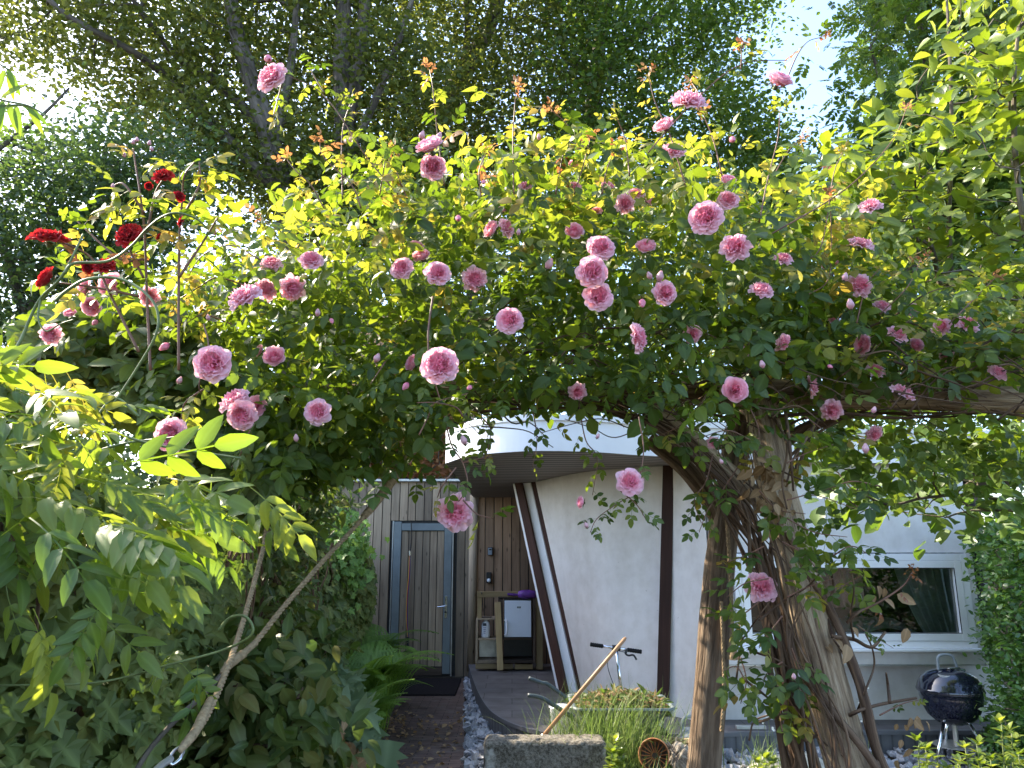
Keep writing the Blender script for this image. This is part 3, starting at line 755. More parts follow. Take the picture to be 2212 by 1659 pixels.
# ------------------------------------------------------------------ things behind
bh = thing('brick_house', 'pinkish brick house beyond the board wall', 'house')
g = MB(); c = P(810, 950, 15); g.box((c.x, 17, 2.6), (3.6, 4, 5.2)); g.build('wall', M['brick'], bh)
g = MB(); x0_, x1_ = c.x - 2.0, c.x + 2.0
g.add([(x0_, 14.7, 5.1), (x1_, 14.7, 5.1), (x1_, 17, 7.2), (x0_, 17, 7.2), (x1_, 19.3, 5.1), (x0_, 19.3, 5.1)], [[[0, 1, 2, 3], [3, 2, 4, 5]]]); g.build('roof', M['rooftile'], bh)
g = MB(); g.box((c.x + .5, 14.97, 3.0), (.9, .08, 1.1)); g.build('window_frame', M['frame_white'], bh)
g = MB(); g.box((c.x + .5, 14.92, 3.0), (.76, .02, .96)); g.build('pane', M['label_dark'], bh)
sd_ = thing('garden_shed', 'pale grey boarded shed behind the ivy near the ropes', 'shed')
g = MB(); c = P(660, 1080, 12.5)
for i in range(14): g.box((c.x - 1.0 + i * .15, 12.5, 1.6), (.142, .03, 3.2), grain=2)
g.build('wall', M['shedwood'], sd_)
g = MB(); g.box((c.x + .02, 12.42, 3.1), (2.3, .16, .12), Matrix.Rotation(math.radians(-9), 4, 'Y')); g.build('roof_edge', M['black'], sd_)
#PART3
# ================================================================== GARDEN OBJECTS
# --- kettle barbecue
BY = 6.45
bc = P(2053, 1495, BY); R_ = .5 * 126 * mpp(2053, 1495, BY)
bq = thing('kettle_barbecue', 'round dark blue kettle barbecue on three legs beside the house', 'barbecue')
def cN(a): return [(math.cos(t) , math.sin(t)) for t in a]
bowl = [(R_ * .30, -R_ * 1.02), (R_ * .55, -R_ * .93), (R_ * .78, -R_ * .72), (R_ * .93, -R_ * .42), (R_ * .99, -R_ * .12), (R_, 0), (R_ * 1.035, .004), (R_ * 1.035, .014), (R_ * .97, .014)]
g = MB(); g.lathe([(0, -R_ * 1.05)] + bowl, bc, 48); g.build('bowl', M['enamel'], bq, smooth=True)
lid = [(R_ * 1.05, .012), (R_ * 1.06, .022), (R_ * 1.03, .035), (R_ * .98, R_ * .30), (R_ * .86, R_ * .50), (R_ * .62, R_ * .66), (R_ * .32, R_ * .745), (0, R_ * .77)]
g = MB(); g.lathe(lid, bc, 48); lo = g.build('lid', M['enamel'], bq, smooth=True)
tz = bc.z + R_ * .77
g = MB(); g.tube(cat([(bc.x - .075, bc.y, tz - .03), (bc.x - .072, bc.y - .0, tz + .075), (bc.x - .03, bc.y, tz + .105), (bc.x + .04, bc.y, tz + .10), (bc.x + .065, bc.y, tz + .06), (bc.x + .085, bc.y, tz - .03)], 6), .011, 10); g.build('lid_handle', M['grey_plastic'], lo, smooth=True)
g = MB(); g.lathe([(0, .004), (.05, .002), (.052, -.002)], (bc.x - .085, bc.y - .10, tz - .028), 24, Matrix.Rotation(math.radians(16), 4, 'X') @ Matrix.Rotation(math.radians(-12), 4, 'Y')); g.build('lid_vent', M['alu'], lo)
g = MB(); g.box((bc.x + .03, bc.y - .03, tz + .005), (.12, .03, .012), Matrix.Rotation(math.radians(20), 4, 'Z')); g.build('heat_shield', M['steel'], lo, bevel=.004)
g = MB(); g.tube([(bc.x + .09, bc.y, tz - .01), (bc.x + .14, bc.y, tz - .015)], .012, 8); g.build('vent_tab', M['steel'], lo)
for (dx, dy) in ((-1, -.35), (1, -.35), (0.05, 1)):
    a = (bc.x + dx * R_ * .42, bc.y + dy * R_ * .42, bc.z - R_ * .9); b = (bc.x + dx * R_ * 1.05, bc.y + dy * R_ * 1.0, 0.02)
    g = MB(); g.tube([a, b], .0135, 10); lg = g.build('leg', M['chrome'], bq, smooth=True)
for dx in (-.22, .22):
    g = MB(); g.lathe([(0, -.018), (.06, -.018), (.075, -.012), (.078, 0), (.075, .012), (.06, .018), (0, .018)], (bc.x + dx * .5 + .03, bc.y + R_ * .95, .08), 24, Matrix.Rotation(math.radians(90), 4, 'Y')); g.build('wheel', M['rubber'], bq, smooth=True)
g = MB(); zc = bc.z - R_ * 1.72; g.lathe([(0, -.01), (.10, -.008), (.172, .006), (.178, .012), (.165, .006), (0, -.006)], (bc.x + .0, bc.y, zc), 32); g.build('ash_pan', M['alu'], bq, smooth=True)
g = MB(); g.tube([(bc.x, bc.y, bc.z - R_), (bc.x, bc.y, zc)], .02, 10); g.build('ash_tube', M['alu'], bq)

# --- wheelbarrow
WY = 6.35
wb_ = thing('wheelbarrow', 'grey wheelbarrow heaped with garden cuttings behind the long grass', 'wheelbarrow')
tl, tr = P(1243, 1530, WY - .26), P(1455, 1530, WY - .26)
zr = tl.z
yb, yf = WY + .30, WY - .26
cx0, cx1 = tl.x, tr.x
def ring(x0, x1, y0, y1, z, tilt=0):
    pts = []
    for a, b, c_, d_ in ((x0, y0, 1, 1), (x1, y0, -1, 1), (x1, y1, -1, -1), (x0, y1, 1, -1)):
        r = .08; cx_, cy_ = a + c_ * r, b + d_ * r
        base = {(1, 1): 180, (-1, 1): 270, (-1, -1): 0, (1, -1): 90}[(c_, d_)]
        for k in range(5):
            t = math.radians(base + k * 22.5); pts.append((cx_ + r * math.cos(t), cy_ + r * math.sin(t), z))
    return np.array(pts + pts[:1])
g = MB(); A = np.stack([ring(cx0 + .28, cx1 - .22, yf + .13, yb - .13, zr - .30), ring(cx0 + .26, cx1 - .2, yf + .12, yb - .12, zr - .28), ring(cx0, cx1, yf, yb, zr), ring(cx0 - .025, cx1 + .025, yf - .025, yb + .025, zr + .004), ring(cx0 - .025, cx1 + .025, yf - .025, yb + .025, zr - .014)])
g.grid(A); g.add(A[0][:-1], [[list(range(len(A[0]) - 1))]]); g.build('tray', M['tray'], wb_, smooth=True)
for ya, px in ((yf + .08, 1), (yb - .10, 2)):
    if px == 1: hs = [P(1140, 1502, ya), P(1168, 1507, ya), P(1196, 1523, ya), P(1252, 1560, ya)]
    else: hs = [P(1142, 1465, ya), P(1170, 1475, ya), P(1186, 1480, ya), P(1240, 1522, ya)]
    hs = hs + [Vector((cx0 + .35, ya, zr - .31)), Vector((cx1 - .05, (ya + WY) / 2, .22))]
    g = MB(); g.tube(cat(hs, 5), .017, 10); g.build('handle', M['darkgreen'], wb_, smooth=True)
    g = MB(); g.tube([Vector((cx0 + .25, ya, zr - .31)), Vector((cx0 + .22, ya, .02))], .014, 8); g.build('leg', M['black'], wb_)
wc = P(1408, 1618, WY)
g = MB(); th = np.linspace(0, 2 * math.pi, 33)
g.tube([(wc.x + .15 * math.cos(t), WY, .19 + .15 * math.sin(t)) for t in th], .045, 10, cap=False); wh = g.build('wheel', M['rubber'], wb_, smooth=True)
g = MB(); g.lathe([(0, -.02), (.11, -.02), (.11, .02), (0, .02)], (wc.x, WY, .19), 24, Matrix.Rotation(math.radians(90), 4, 'X')); g.build('rim', M['alu'], wh)
# compost heap inside
g = MB(); m_ = 40; A = np.zeros((m_, m_, 3)); u = np.linspace(0, 1, m_)
X_, Y_ = np.meshgrid(cx0 + .03 + (cx1 - cx0 - .06) * u, yf + .03 + (yb - yf - .06) * u)
A[..., 0] = X_; A[..., 1] = Y_
A[..., 2] = zr - .04 + .07 * np.sin(math.pi * u)[None] * np.sin(math.pi * u)[:, None] + .02 * rs.rand(m_, m_)
g.grid(A); tag(g.build('soil_heap', M['soil']), 'dark compost under the cuttings in the wheelbarrow', 'soil', kind='stuff')
HEAP = (cx0, cx1, yf, yb, zr)

# --- scooter
SYc = 6.95
sc_ = thing('kick_scooter', 'silver kick scooter with black grips standing behind the wheelbarrow', 'scooter')
hl, hr, hm = P(1276, 1392, SYc), P(1386, 1408, SYc), P(1331, 1399, SYc)
g = MB(); g.tube([hl.lerp(hr, .12), hl.lerp(hr, .88)], .0125, 10); hb = g.build('handlebar', M['chrome'], sc_, smooth=True)
for a, b in ((-.01, .24), (.72, 1.0)):
    g = MB(); pp = [hl.lerp(hr, a + (b - a) * k / 12) for k in range(13)]; g.tube(pp, [.019 if k % 2 else .0165 for k in range(13)], 12); g.build('grip', M['rubber'], hb, smooth=True)
g = MB(); g.tube([hl.lerp(hr, .42), hl.lerp(hr, .58)], .024, 12); g.build('clamp', M['black'], hb)
sb = P(1343, 1503, SYc)
dz_ = (sb - hm).normalized()
gd = hm + dz_ * ((hm.z - .10) / -dz_.z)
g = MB(); g.tube([hm, hm.lerp(gd, .66)], .0135, 10); g.build('stem', M['chrome'], sc_, smooth=True)
g = MB(); g.tube([hm.lerp(gd, .5), hm.lerp(gd, .95)], .019, 10); g.build('lower_stem', M['alu'], sc_, smooth=True)
g = MB(); c = hm.lerp(gd, .51); g.box(c, (.06, .05, .03)); g.box(c + Vector((.03, 0, .03)), (.02, .04, .03)); g.build('height_clamp', M['chrome'], sc_, bevel=.004)
g = MB(); g.tube([hm.lerp(gd, .70), hm.lerp(gd, .76)], .028, 12); g.build('folding_joint', M['black'], sc_)
bl = [P(1354, 1402, SYc - .01), P(1352, 1412, SYc - .02), P(1358, 1416, SYc - .03), P(1368, 1415, SYc - .04), P(1375, 1425, SYc - .04)]
g = MB(); g.tube(cat(bl, 5), [.012] * 6 + [.009] * 15, 8); g.build('brake_lever', M['black'], sc_, smooth=True)
g = MB(); g.tube(cat([P(1352, 1409, SYc), P(1330, 1406, SYc - .03), P(1314, 1415, SYc - .03), P(1313, 1440, SYc - .02), P(1322, 1470, SYc), P(1336, 1500, SYc)], 7), .0035, 6); g.build('brake_cable', M['black'], sc_, smooth=True)
for dy in (0,):
    g = MB(); g.lathe([(0, -.012), (.088, -.014), (.1, 0), (.088, .014), (0, .012)], (gd.x, SYc, .10), 28, Matrix.Rotation(math.radians(90), 4, 'X')); g.build('wheel', M['rubber'], sc_, smooth=True)
    g = MB(); g.lathe([(0, -.012), (.088, -.014), (.1, 0), (.088, .014), (0, .012)], (gd.x - .72, SYc, .10), 28, Matrix.Rotation(math.radians(90), 4, 'X')); g.build('wheel', M['rubber'], sc_, smooth=True)
g = MB(); g.box((gd.x - .38, SYc, .09), (.56, .11, .03)); g.build('deck', M['black'], sc_, bevel=.008)

# --- broom stick leaning on the barrow
t = thing('broom', 'long pale wooden handle leaning across the wheelbarrow', 'broom')
pA, pB = P(1352, 1377, 6.02), P(1170, 1594, 5.80)
g = MB(); g.tube([pA, pA.lerp(pB, .02), pB], [.008, .0145, .0145], 12); g.build('stick', M['stick'], t, smooth=True)
dirn = (pB - pA).normalized(); pC = pB + dirn * .05; k = (pB.z - .05) / -dirn.z; pD = pB + dirn * k
g = MB(); g.tube([pB - dirn * .02, pC], .018, 12); g.build('ferrule', M['alu'], t)
g = MB(); g.tube([pC, pD], .012, 8); g.build('socket', M['steel'], t)
g = MB(); g.box((pD.x, pD.y, .05), (.30, .05, .05), Matrix.Rotation(.3, 4, 'Z')); g.build('broom_head', M['black'], t, bevel=.005)

# --- concrete block edging
c0, c1 = P(1045, 1606, 5.5), P(1311, 1606, 5.5)
g = MB(); g.box(((c0.x + c1.x) / 2, 5.62, c0.z / 2), (c1.x - c0.x, .24, c0.z + .02))
o = g.build('concrete_block', M['concrete'], bevel=.035); o.modifiers[0].segments = 4
sub = o.modifiers.new("sub", 'SUBSURF'); sub.subdivision_type = 'SIMPLE'; sub.levels = 5; sub.render_levels = 5
tx = bpy.data.textures.new("rough", 'CLOUDS'); tx.noise_scale = .05
dm = o.modifiers.new("disp", 'DISPLACE'); dm.texture = tx; dm.strength = .018; dm.mid_level = .5
tag(o, 'stained upright concrete block at the edge of the path', 'concrete block')

# --- white bucket under the handles
bu = thing('bucket', 'white plastic bucket under the wheelbarrow handles', 'bucket')
c = P(1213, 1528, 6.75); r = 26 * mpp(1213, 1528, 6.75)
g = MB(); g.lathe([(0, -.30), (r * .75, -.30), (r * .97, -.01), (r * 1.05, 0), (r * 1.05, .01), (r * .92, .01), (r * .86, -.03), (0, -.03)], c, 28); g.build('shell', M['frame_white'], bu, smooth=True)
g = MB(); g.lathe([(0, 0), (r * .9, 0)], (c.x, c.y, c.z - .012), 28); g.build('contents', M['stone'], bu)

# --- orange basket lying in the grass
ob_ = thing('plant_basket', 'round orange slatted plant basket lying on its side in the long grass', 'basket')
c = P(1412, 1630, 5.5); r = 33 * mpp(1412, 1630, 5.5)
Rb = Matrix.Rotation(math.radians(72), 4, 'X') @ Matrix.Rotation(math.radians(-14), 4, 'Y')
g = MB(); g.lathe([(r * .95, 0), (r, .0), (r * 1.02, -.012), (r * .9, -.11), (r * .86, -.11), (r * .95, -.004)], c, 36, Rb); g.build('rim', M['orange'], ob_, smooth=True)
for k in range(18):
    a = k * 2 * math.pi / 18
    p0 = Rb @ Vector((r * .88 * math.cos(a), r * .88 * math.sin(a), -.02)); p1 = Rb @ Vector((r * .62 * math.cos(a), r * .62 * math.sin(a), -.06)); p2 = Rb @ Vector((.2 * r * math.cos(a), .2 * r * math.sin(a), -.1))
    g = MB(); g.tube([c + p0, c + p1, c + p2], .0035, 5); g.build('rib', M['orange'], ob_)
g = MB(); g.lathe([(0, -.105), (r * .86, -.105)], c, 30, Rb); g.build('base', M['dark_wood'], ob_)

# --- driftwood, branch, watering can, boulder
def rocky(name, c, size, mat, label, cat_, seed, n=24, rough=.18, flat=.25):
    r2 = np.random.RandomState(seed); g = MB()
    th = np.linspace(0, 2 * math.pi, n, endpoint=False); ph = np.linspace(-1.3, 1.4, n // 2)
    A = np.zeros((n // 2, n + 1, 3)); k = r2.randn(6, 3)
    for i, p_ in enumerate(ph):
        for j in range(n + 1):
            t_ = th[j % n]; d = np.array([math.cos(p_) * math.cos(t_), math.cos(p_) * math.sin(t_), math.sin(p_)])
            q = 1 + rough * (math.sin(k[0] @ d * 2.2 + 1) + .5 * math.sin(k[1] @ d * 5) + .3 * math.sin(k[2] @ d * 9) + .2 * math.sin(k[3] @ d * 15))
            A[i, j] = np.array(c) + d * q * np.array(size)
    A[..., 2] = np.maximum(A[..., 2], -.05)
    g.grid(A); o = g.build(name, M[mat], smooth=True); return tag(o, label, cat_)
t = thing('driftwood', 'pale split piece of driftwood lying on the gravel beside the leaning post', 'wood')
p0, p1, p2 = P(1448, 1612, 5.65), P(1478, 1642, 5.6), P(1530, 1690, 5.5)
g = MB(); g.tube(cat([p0, p0.lerp(p1, .4), p1, p2], 6), [.012, .03, .055, .06, .065, .07, .075, .08, .08, .085, .085, .09, .09, .09, .09, .09, .09, .08, .05], 14, wob=.35); g.build('split_trunk', M['driftwood'], t)
for k in range(5):
    q = p0.lerp(p1, .1 + .12 * k); g = MB(); g.tube([q, q + Vector((rs.uniform(-.1, .02), rs.uniform(-.05, 0), rs.uniform(.02, .10)))], [.016, .002], 6, wob=.3); g.build('splinter', M['driftwood'], t)
g = MB(); g.tube(cat([P(1395, 1596, 6.0), P(1450, 1602, 6.0), P(1490, 1605, 5.95), P(1500, 1600, 5.9)], 5), [.03] * 8 + [.034] * 8, 12, wob=.2)
tag(g.build('fallen_branch', M['log'], smooth=True), 'rusty brown cut branch lying behind the driftwood', 'branch')
wc_ = thing('watering_can', 'dark blue-grey watering can half hidden behind the leaning log post', 'watering can')
c = G(1497, 1640, 0); c = Vector((P(1497, 1600, 6.75).x, 6.75, 0))
g = MB(); g.lathe([(0, 0), (.13, 0), (.135, .02), (.125, .20), (.09, .26), (.085, .26), (0, .25)], c, 24); g.build('body', M['grey_plastic'], wc_, smooth=True)
g = MB(); g.tube(cat([c + Vector((-.09, 0, .23)), c + Vector((-.07, 0, .34)), c + Vector((.04, 0, .36)), c + Vector((.12, 0, .30)), c + Vector((.13, 0, .10))], 6), .014, 8); g.build('handle', M['grey_plastic'], wc_, smooth=True)
g = MB(); g.tube(cat([c + Vector((-.10, 0, .06)), c + Vector((-.22, -.02, .22)), c + Vector((-.32, -.03, .34))], 6), lerpr(.025, .014, 13), 10); g.build('spout', M['grey_plastic'], wc_, smooth=True)
rocky('boulder', (P(1722, 1650, 6.3).x, 6.3, .03), (.36, .22, .15), 'stone', 'big pale flat-topped boulder on the gravel between the two log posts', 'rock', 5)
rocky('boulder', (P(1635, 1690, 5.6).x, 5.6, .02), (.16, .14, .13), 'stone', 'small brown boulder just right of the near log post', 'rock', 8)

# --- slate chips
def chips(n, reg, smin, smax, z=.0):
    g = MB()
    base = np.array([[x, y, zz_] for x in (-1, 1) for y in (-1, 1) for zz_ in (-1, 1)], float)
    fc = np.array([[0, 1, 3, 2], [4, 6, 7, 5], [0, 4, 5, 1], [2, 3, 7, 6], [0, 2, 6, 4], [1, 5, 7, 3]])
    pos = reg(n); n = len(pos)
    s_ = rs.uniform(smin, smax, (n, 1, 1)) * np.stack([rs.uniform(.8, 1.5, n), rs.uniform(.5, 1.1, n), rs.uniform(.2, .55, n)], -1)[:, None]
    V = (base[None] * rs.uniform(.45, 1.1, (n, 8, 3))) * s_
    q = rs.randn(n, 4); q[:, 0] += .6; q /= np.linalg.norm(q, axis=1)[:, None]
    w, x, y, zq = q.T
    Rm = np.stack([np.stack([1 - 2 * (y * y + zq * zq), 2 * (x * y - zq * w), 2 * (x * zq + y * w)], -1), np.stack([2 * (x * y + zq * w), 1 - 2 * (x * x + zq * zq), 2 * (y * zq - x * w)], -1), np.stack([2 * (x * zq - y * w), 2 * (y * zq + x * w), 1 - 2 * (x * x + y * y)], -1)], -2)
    V = np.einsum('nij,nkj->nki', Rm, V) + pos[:, None]
    g.add(V.reshape(-1, 3), [(fc[None] + (np.arange(n) * 8)[:, None, None]).reshape(-1, 4)], None, np.repeat(rs.rand(n), 8))
    return g
def inpoly(x, y, poly):
    p = np.array(poly, float); c = np.zeros(len(x), bool); j = len(p) - 1
    for i in range(len(p)):
        cond = ((p[i, 1] > y) != (p[j, 1] > y)) & (x < (p[j, 0] - p[i, 0]) * (y - p[i, 1]) / (p[j, 1] - p[i, 1] + 1e-12) + p[i, 0])
        c ^= cond; j = i
    return c
def reg(n):
    x = rs.uniform(-.75, 6, n); y = rs.uniform(4.6, 10.8, n)
    k = ~inpoly(x, y, poly) & (x > path_edge(y) + .02) & ~((y > 5.6) & (y < 6.6) & (x > .55) & (x < 1.2))
    dens = np.where(x < .6, 1, np.where(x < 1.3, .4, .75)); k &= rs.rand(n) < dens
    return np.stack([x[k], y[k], rs.uniform(.0, .05, k.sum())], -1)
tag(chips(21000, reg, .022, .052).build('slate_chips', M['slate']), 'grey angular slate chips spread between path and terrace', 'gravel', kind='stuff')
# fallen leaves on the path (a litter nobody would count)

# ================================================================== PERGOLA OF LOGS
pg = thing('log_pergola', 'rustic pergola of peeled logs with leaning posts under the climbing rose', 'pergola')
def log(name, pts, r0, r1, mat='log', k=7, n=20, wob=.10):
    c_ = cat(pts, k); g = MB(); g.tube(c_, lerpr(r0, r1, len(c_)), n, wob=wob); return g.build(name, M[mat], pg, smooth=True)
log('post', [P(1512, 1800, 3.6), P(1522, 1640, 3.6), P(1540, 1400, 3.6), P(1562, 1150, 3.6), P(1595, 960, 3.65), P(1612, 860, 3.7)], .074, .064, 'logpost')
log('post', [P(1885, 1800, 2.98), P(1815, 1600, 2.98), P(1752, 1350, 3.05), P(1700, 1150, 3.2), P(1658, 960, 3.35), P(1632, 850, 3.5)], .083, .072)
log('beam', [P(1560, 845, 3.5), P(1760, 853, 3.48), P(1950, 856, 3.48), P(2120, 862, 3.48), P(2420, 868, 3.48)], .066, .062, 'log')
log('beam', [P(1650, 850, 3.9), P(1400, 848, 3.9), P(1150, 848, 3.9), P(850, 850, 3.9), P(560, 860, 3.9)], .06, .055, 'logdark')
log('brace', [P(1400, 888, 3.5), P(1480, 945, 3.45), P(1560, 1010, 3.4), P(1640, 1080, 3.35), P(1710, 1150, 3.32)], .045, .040)
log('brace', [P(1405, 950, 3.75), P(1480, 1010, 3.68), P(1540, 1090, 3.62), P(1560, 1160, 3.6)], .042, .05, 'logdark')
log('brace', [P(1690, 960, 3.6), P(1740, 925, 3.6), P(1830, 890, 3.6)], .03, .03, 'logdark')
# ropes
def rope(name, pts, r, label, wraps=28, double=None, mat='rope'):
    c_ = cat(pts, 24); L_ = np.concatenate([[0], np.cumsum(np.linalg.norm(np.diff(c_, axis=0), axis=1))])
    t_ = np.linspace(0, L_[-1], int(L_[-1] / .006)); c_ = np.stack([np.interp(t_, L_, c_[:, i]) for i in range(3)], -1)
    d = np.gradient(c_, axis=0); d /= np.linalg.norm(d, axis=1)[:, None]
    u = np.cross(d, [0, 1, 0]); u /= np.linalg.norm(u, axis=1)[:, None]; w = np.cross(d, u)
    rt = thing(name, label, 'rope')
    for k in range(3):
        a = t_ * 2 * math.pi / (r * 6.2) + k * 2.094
        g = MB(); g.tube(c_ + (u * np.cos(a)[:, None] + w * np.sin(a)[:, None]) * r * .52, r * .56, 7); g.build('strand', M[mat], rt, smooth=True)
    return rt
r1 = rope('twisted_rope', [P(606, 960, 3.6), P(590, 1080, 3.2), P(575, 1160, 2.95), P(520, 1360, 2.35), P(455, 1530, 1.98), P(398, 1608, 1.8)], .0085, 'steeper of the two thick twisted ropes, ending in a metal shackle')
g = MB(); g.tube(cat([P(608, 985, 3.5), P(598, 1060, 3.24), P(578, 1150, 2.97), P(574, 1166, 2.93)], 10), .015, 10, wob=.12); g.build('whipping', M['rope'], r1, smooth=True)
g = MB(); g.tube(cat([P(455, 1510, 1.99), P(425, 1575, 1.86), P(390, 1620, 1.76)], 8), [.008, .009, .010, .011, .0115, .012, .012, .012, .0115, .011, .011, .011, .010, .010, .009, .008, .006], 10, wob=.15); g.build('whipping', M['rope'], r1, smooth=True)
sk = [P(392, 1612, 1.78), P(376, 1622, 1.76), P(366, 1640, 1.74), P(372, 1652, 1.74), P(388, 1640, 1.75), P(396, 1622, 1.77)]
g = MB(); g.tube(cat(sk, 6), .0045, 8); g.build('shackle', M['steel'], r1, smooth=True)
g = MB(); g.tube([P(368, 1640, 1.74), P(350, 1652, 1.7), P(300, 1700, 1.6)], .008, 10); g.build('rod', M['alu'], r1)
r2 = rope('twisted_rope', [P(905, 940, 3.75), P(850, 1030, 3.5), P(790, 1112, 3.25), P(700, 1210, 3.0), P(610, 1315, 2.75), P(545, 1395, 2.6), P(490, 1440, 2.5)], .0095, 'flatter of the two thick twisted ropes, running down left from the rose arch')
g = MB(); g.tube(cat([P(925, 915, 3.8), P(870, 1003, 3.56), P(812, 1085, 3.32), P(786, 1116, 3.24)], 10), lerpr(.028, .015, 31), 12, wob=.14); g.build('whipping', M['rope'], r2, smooth=True)
g = MB(); g.tube(cat([P(552, 1388, 2.61), P(525, 1412, 2.56), P(490, 1440, 2.5), P(480, 1456, 2.48)], 8), [.010] * 8 + [.014] * 9 + [.010] * 8, 10, wob=.2); g.build('knot', M['rope'], r2, smooth=True)
g = MB(); g.tube(cat([P(484, 1450, 2.49), P(440, 1500, 2.45), P(390, 1545, 2.4), P(330, 1610, 2.35), P(290, 1670, 2.3)], 6), .008, 8); g.build('anchor_rod', M['trunk'], r2, smooth=True)
r3 = rope('twisted_rope', [P(1572, 1085, 3.50), P(1570, 1120, 3.51), P(1574, 1180, 3.52), P(1580, 1300, 3.52), P(1582, 1390, 3.52)], .009, 'thin rope hanging down the near log post')
g = MB(); g.tube(cat([P(1582, 1380, 3.5), P(1583, 1400, 3.5), P(1584, 1425, 3.5)], 6), lerpr(.011, .024, 13), 9, wob=.3); g.build('tassel', M['rope'], r3)
rope('twisted_rope', [P(1558, 1300, 3.5), P(1562, 1400, 3.51), P(1564, 1500, 3.51), P(1558, 1580, 3.51)], .008, 'frayed rope end hanging at the foot of the near log post')
#PART4
# ================================================================== LEAF TEMPLATES
def leaf_hi(Wd=.32, fold=.18, droop=.25, shape=.85, st=(.18, .45, .72, .9), curl=0.0):
    V = [[0, 0, 0]]; T = [[0, 0, 0]]
    for s in st:
        w = Wd * math.sin(math.pi * s ** shape) ** .8
        z = -droop * s * s
        for u in (-1, 0, 1):
            V.append([u * w, s, z + abs(u) * fold * w / Wd * .35 + (curl * math.sin(s * 14) * .03 if u else 0)]); T.append([u * .5, s, 0])
    V.append([0, 1, -droop]); T.append([0, 1, 0])
    n = len(st); q = []; t = [[0, 2, 1], [0, 3, 2]]
    for i in range(n - 1):
        a = 1 + 3 * i; q += [[a, a + 1, a + 4, a + 3], [a + 1, a + 2, a + 5, a + 4]]
    a = 1 + 3 * (n - 1); tip = 3 * n + 1; t += [[a, a + 1, tip], [a + 1, a + 2, tip]]
    return np.array(V, float), [np.array(q), np.array(t)], np.array(T, float)
def leaf_md(Wd=.34, fold=.12, droop=.2):
    return leaf_hi(Wd, fold, droop, .85, (.35, .75))
def leaf_lo(Wd=.33, fold=.12):
    V = [[0, 0, 0], [-Wd, .35, fold], [-Wd * .8, .72, fold * .6], [0, 1, 0], [Wd * .8, .72, fold * .6], [Wd, .35, fold]]
    T = [[0, 0, 0], [-.5, .4, 0], [-.5, .7, 0], [0, 1, 0], [.5, .7, 0], [.5, .4, 0]]
    return np.array(V, float), [np.array([[0, 3, 2, 1], [0, 5, 4, 3]])], np.array(T, float)
def place(tm, pos, ax, up, sc):
    TV, TF, TT = tm; ax = np.array(ax, float); ax /= np.linalg.norm(ax); up = np.array(up, float)
    up = up - ax * (up @ ax); up /= np.linalg.norm(up); X = np.cross(ax, up)
    return (TV[:, 0:1] * X + TV[:, 1:2] * ax + TV[:, 2:3] * up) * sc + np.array(pos, float), TF, TT
def merge(parts):
    V, T, F, off = [], [], {}, 0
    for v, f, t in parts:
        V.append(v); T.append(t)
        for q in f:
            q = np.asarray(q)
            if q.size: F.setdefault(q.shape[1], []).append(q + off)
        off += len(v)
    return np.vstack(V), [np.vstack(F[k]) for k in F], np.vstack(T)
def rachis(L_, w=.012, droop=.1):
    s = np.linspace(0, 1, 5); V = []; 
    for q in s: V += [[-w, q * L_, -droop * q * q], [w, q * L_, -droop * q * q]]
    return np.array(V), [np.array([[2 * i, 2 * i + 1, 2 * i + 3, 2 * i + 2] for i in range(4)])], np.tile([[.5, 0, 0]], (10, 1))
def compound(tm, pairs, size, seed, L_=1.0, droop=.15, ang=60, term=1.0, w=.010):
    r = np.random.RandomState(seed); ps = [rachis(L_, w, droop)]
    for i, s in enumerate(np.linspace(.38, .86, pairs) if pairs > 1 else [.5]):
        for sd in (-1, 1):
            a = math.radians(ang + r.uniform(-8, 8)); z = -droop * s * s
            ps.append(place(tm, (0, s * L_, z), (sd * math.sin(a), math.cos(a), -.15 + r.uniform(-.2, .1)), (r.uniform(-.3, .3), r.uniform(-.2, .2), 1), size * r.uniform(.85, 1.1) * (1.0 - .15 * abs(s - .6))))
    ps.append(place(tm, (0, L_ * .99, -droop), (0, 1, -.25), (r.uniform(-.2, .2), 0, 1), size * 1.1 * term))
    return merge(ps)
LH = leaf_hi(.30, .2, .22); LH2 = leaf_hi(.30, .2, .35, .9)
ROSE5 = [compound(leaf_hi(.31, .2, .2, .85, (.2, .5, .8)), 2, .52, k, .95, .18) for k in range(3)]
ROSE3 = [compound(leaf_hi(.33, .2, .2, .85, (.2, .5, .8)), 1, .62, 10 + k, .75, .12) for k in range(2)]
WIST = [compound(leaf_hi(.22, .18, .35 + .1 * k, .8, (.15, .4, .7, .9), 1), 4 - (k == 1), .50, 20 + k, 1.25, .5, 52) for k in range(3)]
def ivy_t():
    pts = [(0, 0), (.30, -.12), (.52, .10), (.36, .30), (.62, .52), (.28, .58), (0, 1.0), (-.28, .58), (-.62, .52), (-.36, .30), (-.52, .10), (-.30, -.12)]
    V = [[0, .3, .0]] + [[x, y, .10 * abs(x) - .12 * max(0, y - .5) - .08 * (abs(x) > .45)] for x, y in pts]
    n = len(pts); t = [[0, 1 + i, 1 + (i + 1) % n] for i in range(n)]
    return np.array(V, float), [np.array(t)], np.array([[0, .3, 0]] + [[x, y, 0] for x, y in pts])
IVY = ivy_t()
IVY = (IVY[0], [IVY[1][0][:, ::1]], IVY[2])

